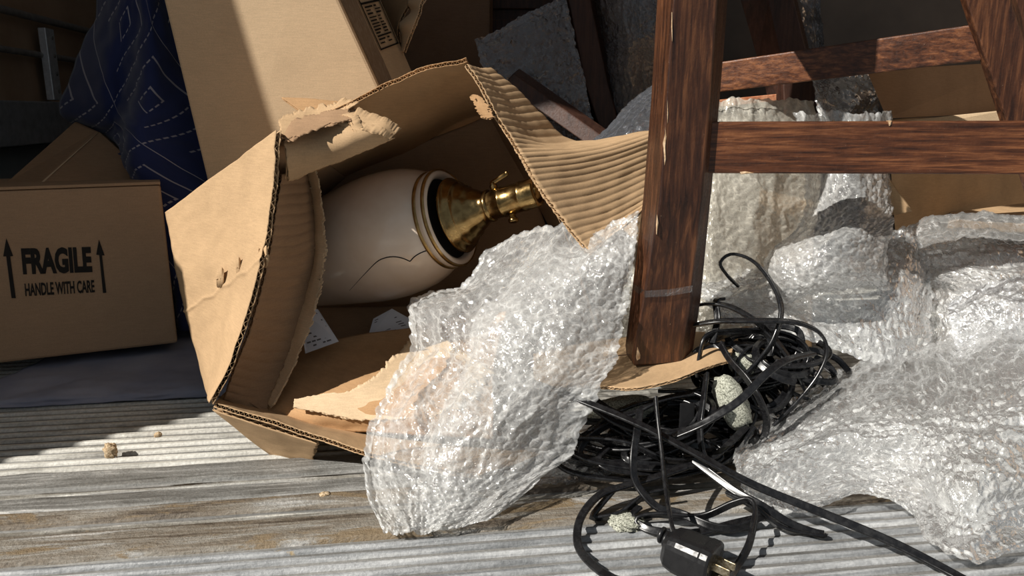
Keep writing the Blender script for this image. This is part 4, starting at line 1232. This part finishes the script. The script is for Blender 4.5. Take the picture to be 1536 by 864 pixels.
def cord(pts, n=None, tw=0.0, seed=0, nm='cord'):
    p = np.array(pts, float)
    p[:, 2] = np.maximum(p[:, 2], .0035)
    L = np.linalg.norm(np.diff(p, axis=0), axis=1).sum()
    n = n or max(24, int(L / .0042))
    path = spline(p, n)
    path[:, 2] = np.maximum(path[:, 2], .003)
    s = np.linspace(0, L, n)
    twist = tw + 1.1 * perlin(s * 6, s * 0 + seed * 1.3, seed)
    V, F = sweep(path, fig8, twist)
    return mesh(nm, V, F, 'cord', cordo, smooth=True)


def PX(pts): return [P(*p) for p in pts]


cord(PX([(1800, 1060, .43), (1600, 975, .475), (1480, 893, .515), (1440, 868, .535), (1340, 814, .565), (1230, 768, .59), (1130, 727, .61), (1050, 684, .63), (960, 637, .655), (880, 604, .68), (830, 585, .70), (790, 570, .73)]), seed=1)
cord(PX([(983, 596, .66), (986, 625, .648), (993, 680, .625), (1000, 740, .595), (1008, 790, .565), (1018, 812, .548)]), tw=1.5, seed=2)
cord(PX([(1030, 700, .66), (985, 715, .65), (940, 728, .645), (900, 742, .635), (872, 775, .61), (866, 812, .585), (880, 845, .56), (915, 880, .535), (960, 900, .525)]), seed=3)
cord(PX([(1130, 640, .71), (1090, 690, .69), (1030, 712, .68), (950, 720, .675), (870, 712, .68), (836, 695, .69), (834, 672, .70), (870, 658, .70), (940, 665, .69), (1000, 690, .68), (1060, 690, .69)]), seed=4)
cord(PX([(840, 668, .695), (880, 688, .68), (940, 700, .675), (1010, 702, .67), (1070, 685, .68), (1120, 640, .71)]), seed=44)
cord(PX([(1106, 428, .80), (1090, 412, .79), (1080, 394, .79), (1098, 381, .79), (1130, 392, .785), (1158, 425, .775), (1172, 465, .765), (1160, 510, .755), (1135, 545, .745), (1105, 575, .735)]), seed=5)
cord(PX([(1030, 490, .78), (1075, 482, .765), (1130, 481, .755), (1190, 483, .75), (1228, 498, .75), (1240, 525, .75), (1228, 560, .745), (1200, 598, .74), (1160, 640, .73)]), seed=6)
cord(PX([(1030, 462, .80), (1065, 455, .785), (1100, 462, .775), (1140, 487, .765), (1175, 525, .755), (1195, 560, .75), (1210, 590, .75)]), seed=7)
cord(PX([(1068, 515, .76), (1076, 480, .775), (1074, 452, .785), (1085, 448, .79)]), seed=71)
cord(PX([(1080, 515, .755), (1095, 540, .735), (1120, 568, .715), (1140, 600, .70), (1150, 632, .705), (1142, 660, .715), (1110, 685, .72), (1060, 690, .72)]), tw=.8, seed=8)
cord(PX([(1010, 655, .66), (1060, 632, .655), (1110, 600, .66), (1150, 560, .675), (1180, 540, .69), (1220, 530, .71)]), tw=.4, seed=9)
cord(PX([(960, 795, .61), (955, 778, .615), (985, 772, .615), (1050, 775, .61), (1100, 755, .605), (1125, 750, .60), (1133, 768, .59), (1124, 815, .565), (1105, 850, .548), (1090, 880, .53)]), tw=.5, seed=10)
cord(PX([(1040, 690, .66), (1100, 735, .63), (1140, 757, .615), (1185, 785, .605), (1222, 808, .60), (1236, 818, .597), (1215, 812, .598), (1170, 790, .602), (1130, 760, .61), (1090, 740, .63)]), tw=.9, seed=12)
cord(PX([(1060, 560, .72), (1055, 600, .70), (1050, 640, .685), (1055, 680, .675), (1075, 705, .67)]), tw=1.2, seed=13)
cord(PX([(960, 615, .68), (955, 650, .66), (950, 690, .645), (955, 725, .635), (985, 760, .62), (1020, 770, .615), (1070, 790, .60), (1110, 790, .60), (1160, 765, .615)]), seed=14)
cord(PX([(960, 760, .628), (948, 775, .62), (975, 800, .605), (1040, 800, .60), (1100, 785, .605), (1130, 778, .61)]), seed=15)
cord(PX([(880, 582, .725), (900, 605, .715), (940, 622, .705), (990, 600, .71), (1040, 590, .72)]), seed=16)
cord(PX([(875, 600, .72), (920, 632, .70), (975, 650, .69), (1040, 640, .69), (1090, 610, .70)]), seed=17)
cord(PX([(925, 730, .645), (895, 765, .63), (890, 780, .625), (930, 770, .625), (965, 745, .635), (1000, 735, .64)]), seed=18)
# the heap behind and below: loops of decreasing height
r_ = np.random.default_rng(12)
for i in range(44):
    right = i % 5 < 3
    if right:
        c = P(r_.uniform(1095, 1185), r_.uniform(520, 600), r_.uniform(.755, .80)); rx = r_.uniform(.028, .052); rv = r_.uniform(.018, .04)
    else:
        c = P(r_.uniform(930, 1060), r_.uniform(618, 672), r_.uniform(.695, .76)); rx = r_.uniform(.045, .085); rv = r_.uniform(.016, .032)
    tl_ = r_.uniform(.25, 1.15)                       # how far the loop leans up towards the front
    e2 = np.array((r_.uniform(-.3, .3), math.cos(tl_), math.sin(tl_)))
    e1 = np.array((1, r_.uniform(-.3, .3), r_.uniform(-.35, .35)))
    n = 22
    th = r_.uniform(0, 6.28) + np.linspace(0, 2 * np.pi * r_.uniform(.8, 1.7), n)
    f2, f3 = r_.uniform(0, 6, 2)
    rad = 1 + .20 * np.sin(th * .61 + f2) + .10 * np.sin(2 * th + f3)
    pts = c + (rx * rad * np.cos(th))[:, None] * e1 + (rv * rad * np.sin(th))[:, None] * e2
    pts[:, 2] = np.clip(pts[:, 2], .004, .135)
    lim = np.where(pts[:, 0] < .195, .098, .14)       # stay under the cardboard sheet
    pts[:, 2] = np.minimum(pts[:, 2], lim)
    cord(pts, tw=r_.uniform(0, 3), seed=20 + i)

# plug
pc = P(1042, 836, .538)
pa = unit(np.array((.78, -.58, -.10)))
pu = unit(np.array((-.05, .15, 1)) - pa * np.dot((-.05, .15, 1), pa)); ps = np.cross(pa, pu)
plug = empty('plug_root', pc)
bpy.data.objects.remove(plug)


def rrect(w_, h_, r=.3, n=5):
    out = []
    rr = min(w_, h_) * r
    for cx, cy, a0 in ((1, 1, 0), (-1, 1, 90), (-1, -1, 180), (1, -1, 270)):
        for k_ in range(n):
            t_ = math.radians(a0 + 90 * k_ / (n - 1))
            out.append((cx * (w_ / 2 - rr) + rr * math.cos(t_), cy * (h_ / 2 - rr) + rr * math.sin(t_)))
    return out


def plug_sec(s, w_, h_, r=.3): return [pc + pa * s * 1.2 + ps * x * 1.32 + pu * y * 1.32 for x, y in rrect(w_, h_, r)]


plug = loft('plug', [plug_sec(-.020, .010, .010), plug_sec(-.0195, .018, .016), plug_sec(-.016, .024, .021), plug_sec(-.010, .026, .0235), plug_sec(.006, .0265, .0245), plug_sec(.0068, .0275, .0255),
                     plug_sec(.012, .0275, .0255), plug_sec(.0135, .026, .024), plug_sec(.0137, .0225, .0205)], 'plug', cordo, .0004, smooth=False)
for k_ in range(3):
    pl = pc + pa * (-.021 - k_ * .0042) + ps * -.0 + pu * .002 * (k_ + 1)
    V, F = lathe_vf(pl, pa, [(-.0018, 0), (-.0018, .0055), (-.0008, .0068), (.0008, .0068), (.0018, .0055), (.0018, 0)], 20)
    mesh('strain_relief', V, F, 'plug', plug, smooth=True)
for sx, dz in ((-.0062, .003), (.0062, .003)):
    c0 = pc + pa * .0215 + ps * sx + pu * dz
    box('prong', c0, (pa, ps, pu), (.0175, .0017, .0066), 'prong', plug, .0006)
V, F = lathe_vf(pc + pa * .0135 - pu * .0062, pa, [(0, 0), (0, .0024), (.016, .0024), (.019, .0012), (.019, 0)], 18)
mesh('earth_pin', V, F, 'prong', plug, smooth=True)
# socket end half hidden in the tangle
cc = P(1030, 628, .70)
loft('connector', [[cc + np.array((x * .9, -.3 * y, 0)) * 1 + np.array((0, y * .2, s)) for x, y in rrect(.016, .022, .3)] for s in (-.017, -.015, .010, .016)], 'plug', cordo, .0006)

# ------------------------------------------------------------------ foam chunks and crumbs
def lump(name, c, ax, radii, mat, label, cat, seed, rough_=.12, n=28):
    ax = [unit(x) for x in ax]
    th = np.linspace(0, np.pi, n); ph = np.linspace(0, 2 * np.pi, 2 * n, endpoint=False)
    T, Ph = np.meshgrid(th, ph, indexing='ij')
    d = np.stack([np.sin(T) * np.cos(Ph), np.sin(T) * np.sin(Ph), np.cos(T)], -1)
    sup = np.sign(d) * np.abs(d) ** .8
    r = 1 + rough_ * (perlin(d[..., 0] * 2 + d[..., 2] * 2.3 + 5, d[..., 1] * 2 + 7 - d[..., 2], seed) + .5 * perlin(d[..., 0] * 6 + d[..., 2] * 5 + 5, d[..., 1] * 6 + 7 - d[..., 2] * 3, seed + 1))
    V = np.array(c) + (sup * r[..., None] * np.array(radii)) @ np.array(ax)
    m = 2 * n
    i = np.arange(n * m).reshape(n, m); j = np.roll(i, -1, 1)
    F = np.stack([i[:-1], i[1:], j[1:], j[:-1]], -1).reshape(-1, 4)
    o = mesh(name, V.reshape(-1, 3), F, mat, None, smooth=True)
    tag(o, label, cat)
    return o


lump('foam_chunk', P(1098, 604, .722), ((1, .1, .6), (0, 1, .2), (-.5, 0, 1)), (.015, .017, .028), 'speckled_foam', 'pale grey speckled foam chunk poking out of the cord tangle', 'foam', 3)
lump('foam_chunk', P(1115, 545, .775), ((1, 0, 0), (0, 1, 0), (0, 0, 1)), (.015, .013, .012), 'speckled_foam', 'small speckled foam piece behind the cords at the cardboard corner', 'foam', 5)
lump('foam_chunk', P(930, 615, .75), ((1, 0, .2), (0, 1, 0), (-.2, 0, 1)), (.035, .015, .013), 'speckled_foam', 'dim speckled foam piece in shade under the bent cardboard', 'foam', 6)
g_ = G(938, 790); lump('foam_crumb', g_ + np.array((0, 0, .004)), ((1, .2, 0), (-.2, 1, 0), (0, 0, 1)), (.014, .012, .0055), 'speckled_foam', 'sandy crumb on the ribbed floor inside the big cord loop', 'crumb', 8, .3)
g_ = G(167, 686); lump('cardboard_crumb', g_ + np.array((0, 0, .0075)), ((1, .3, 0), (-.3, 1, 0), (0, 0, 1)), (.0065, .005, .0085), 'debris', 'larger tan crumb standing on the floor left of the crushed box', 'crumb', 14, .3, 20)
g_ = G(237, 655); lump('cardboard_crumb', g_ + np.array((0, 0, .002)), ((1, .3, 0), (-.3, 1, 0), (0, 0, 1)), (.004, .003, .003), 'debris', 'tiny tan crumb on the floor near the crushed box corner', 'crumb', 15, .4, 12)
g_ = G(487, 743); lump('cardboard_crumb', g_ + np.array((0, 0, .001)), ((1, .3, 0), (-.3, 1, 0), (0, 0, 1)), (.005, .004, .0018), 'debris', 'flat ochre flake on the weathered boards left of the bubble wrap', 'crumb', 16, .4, 12)
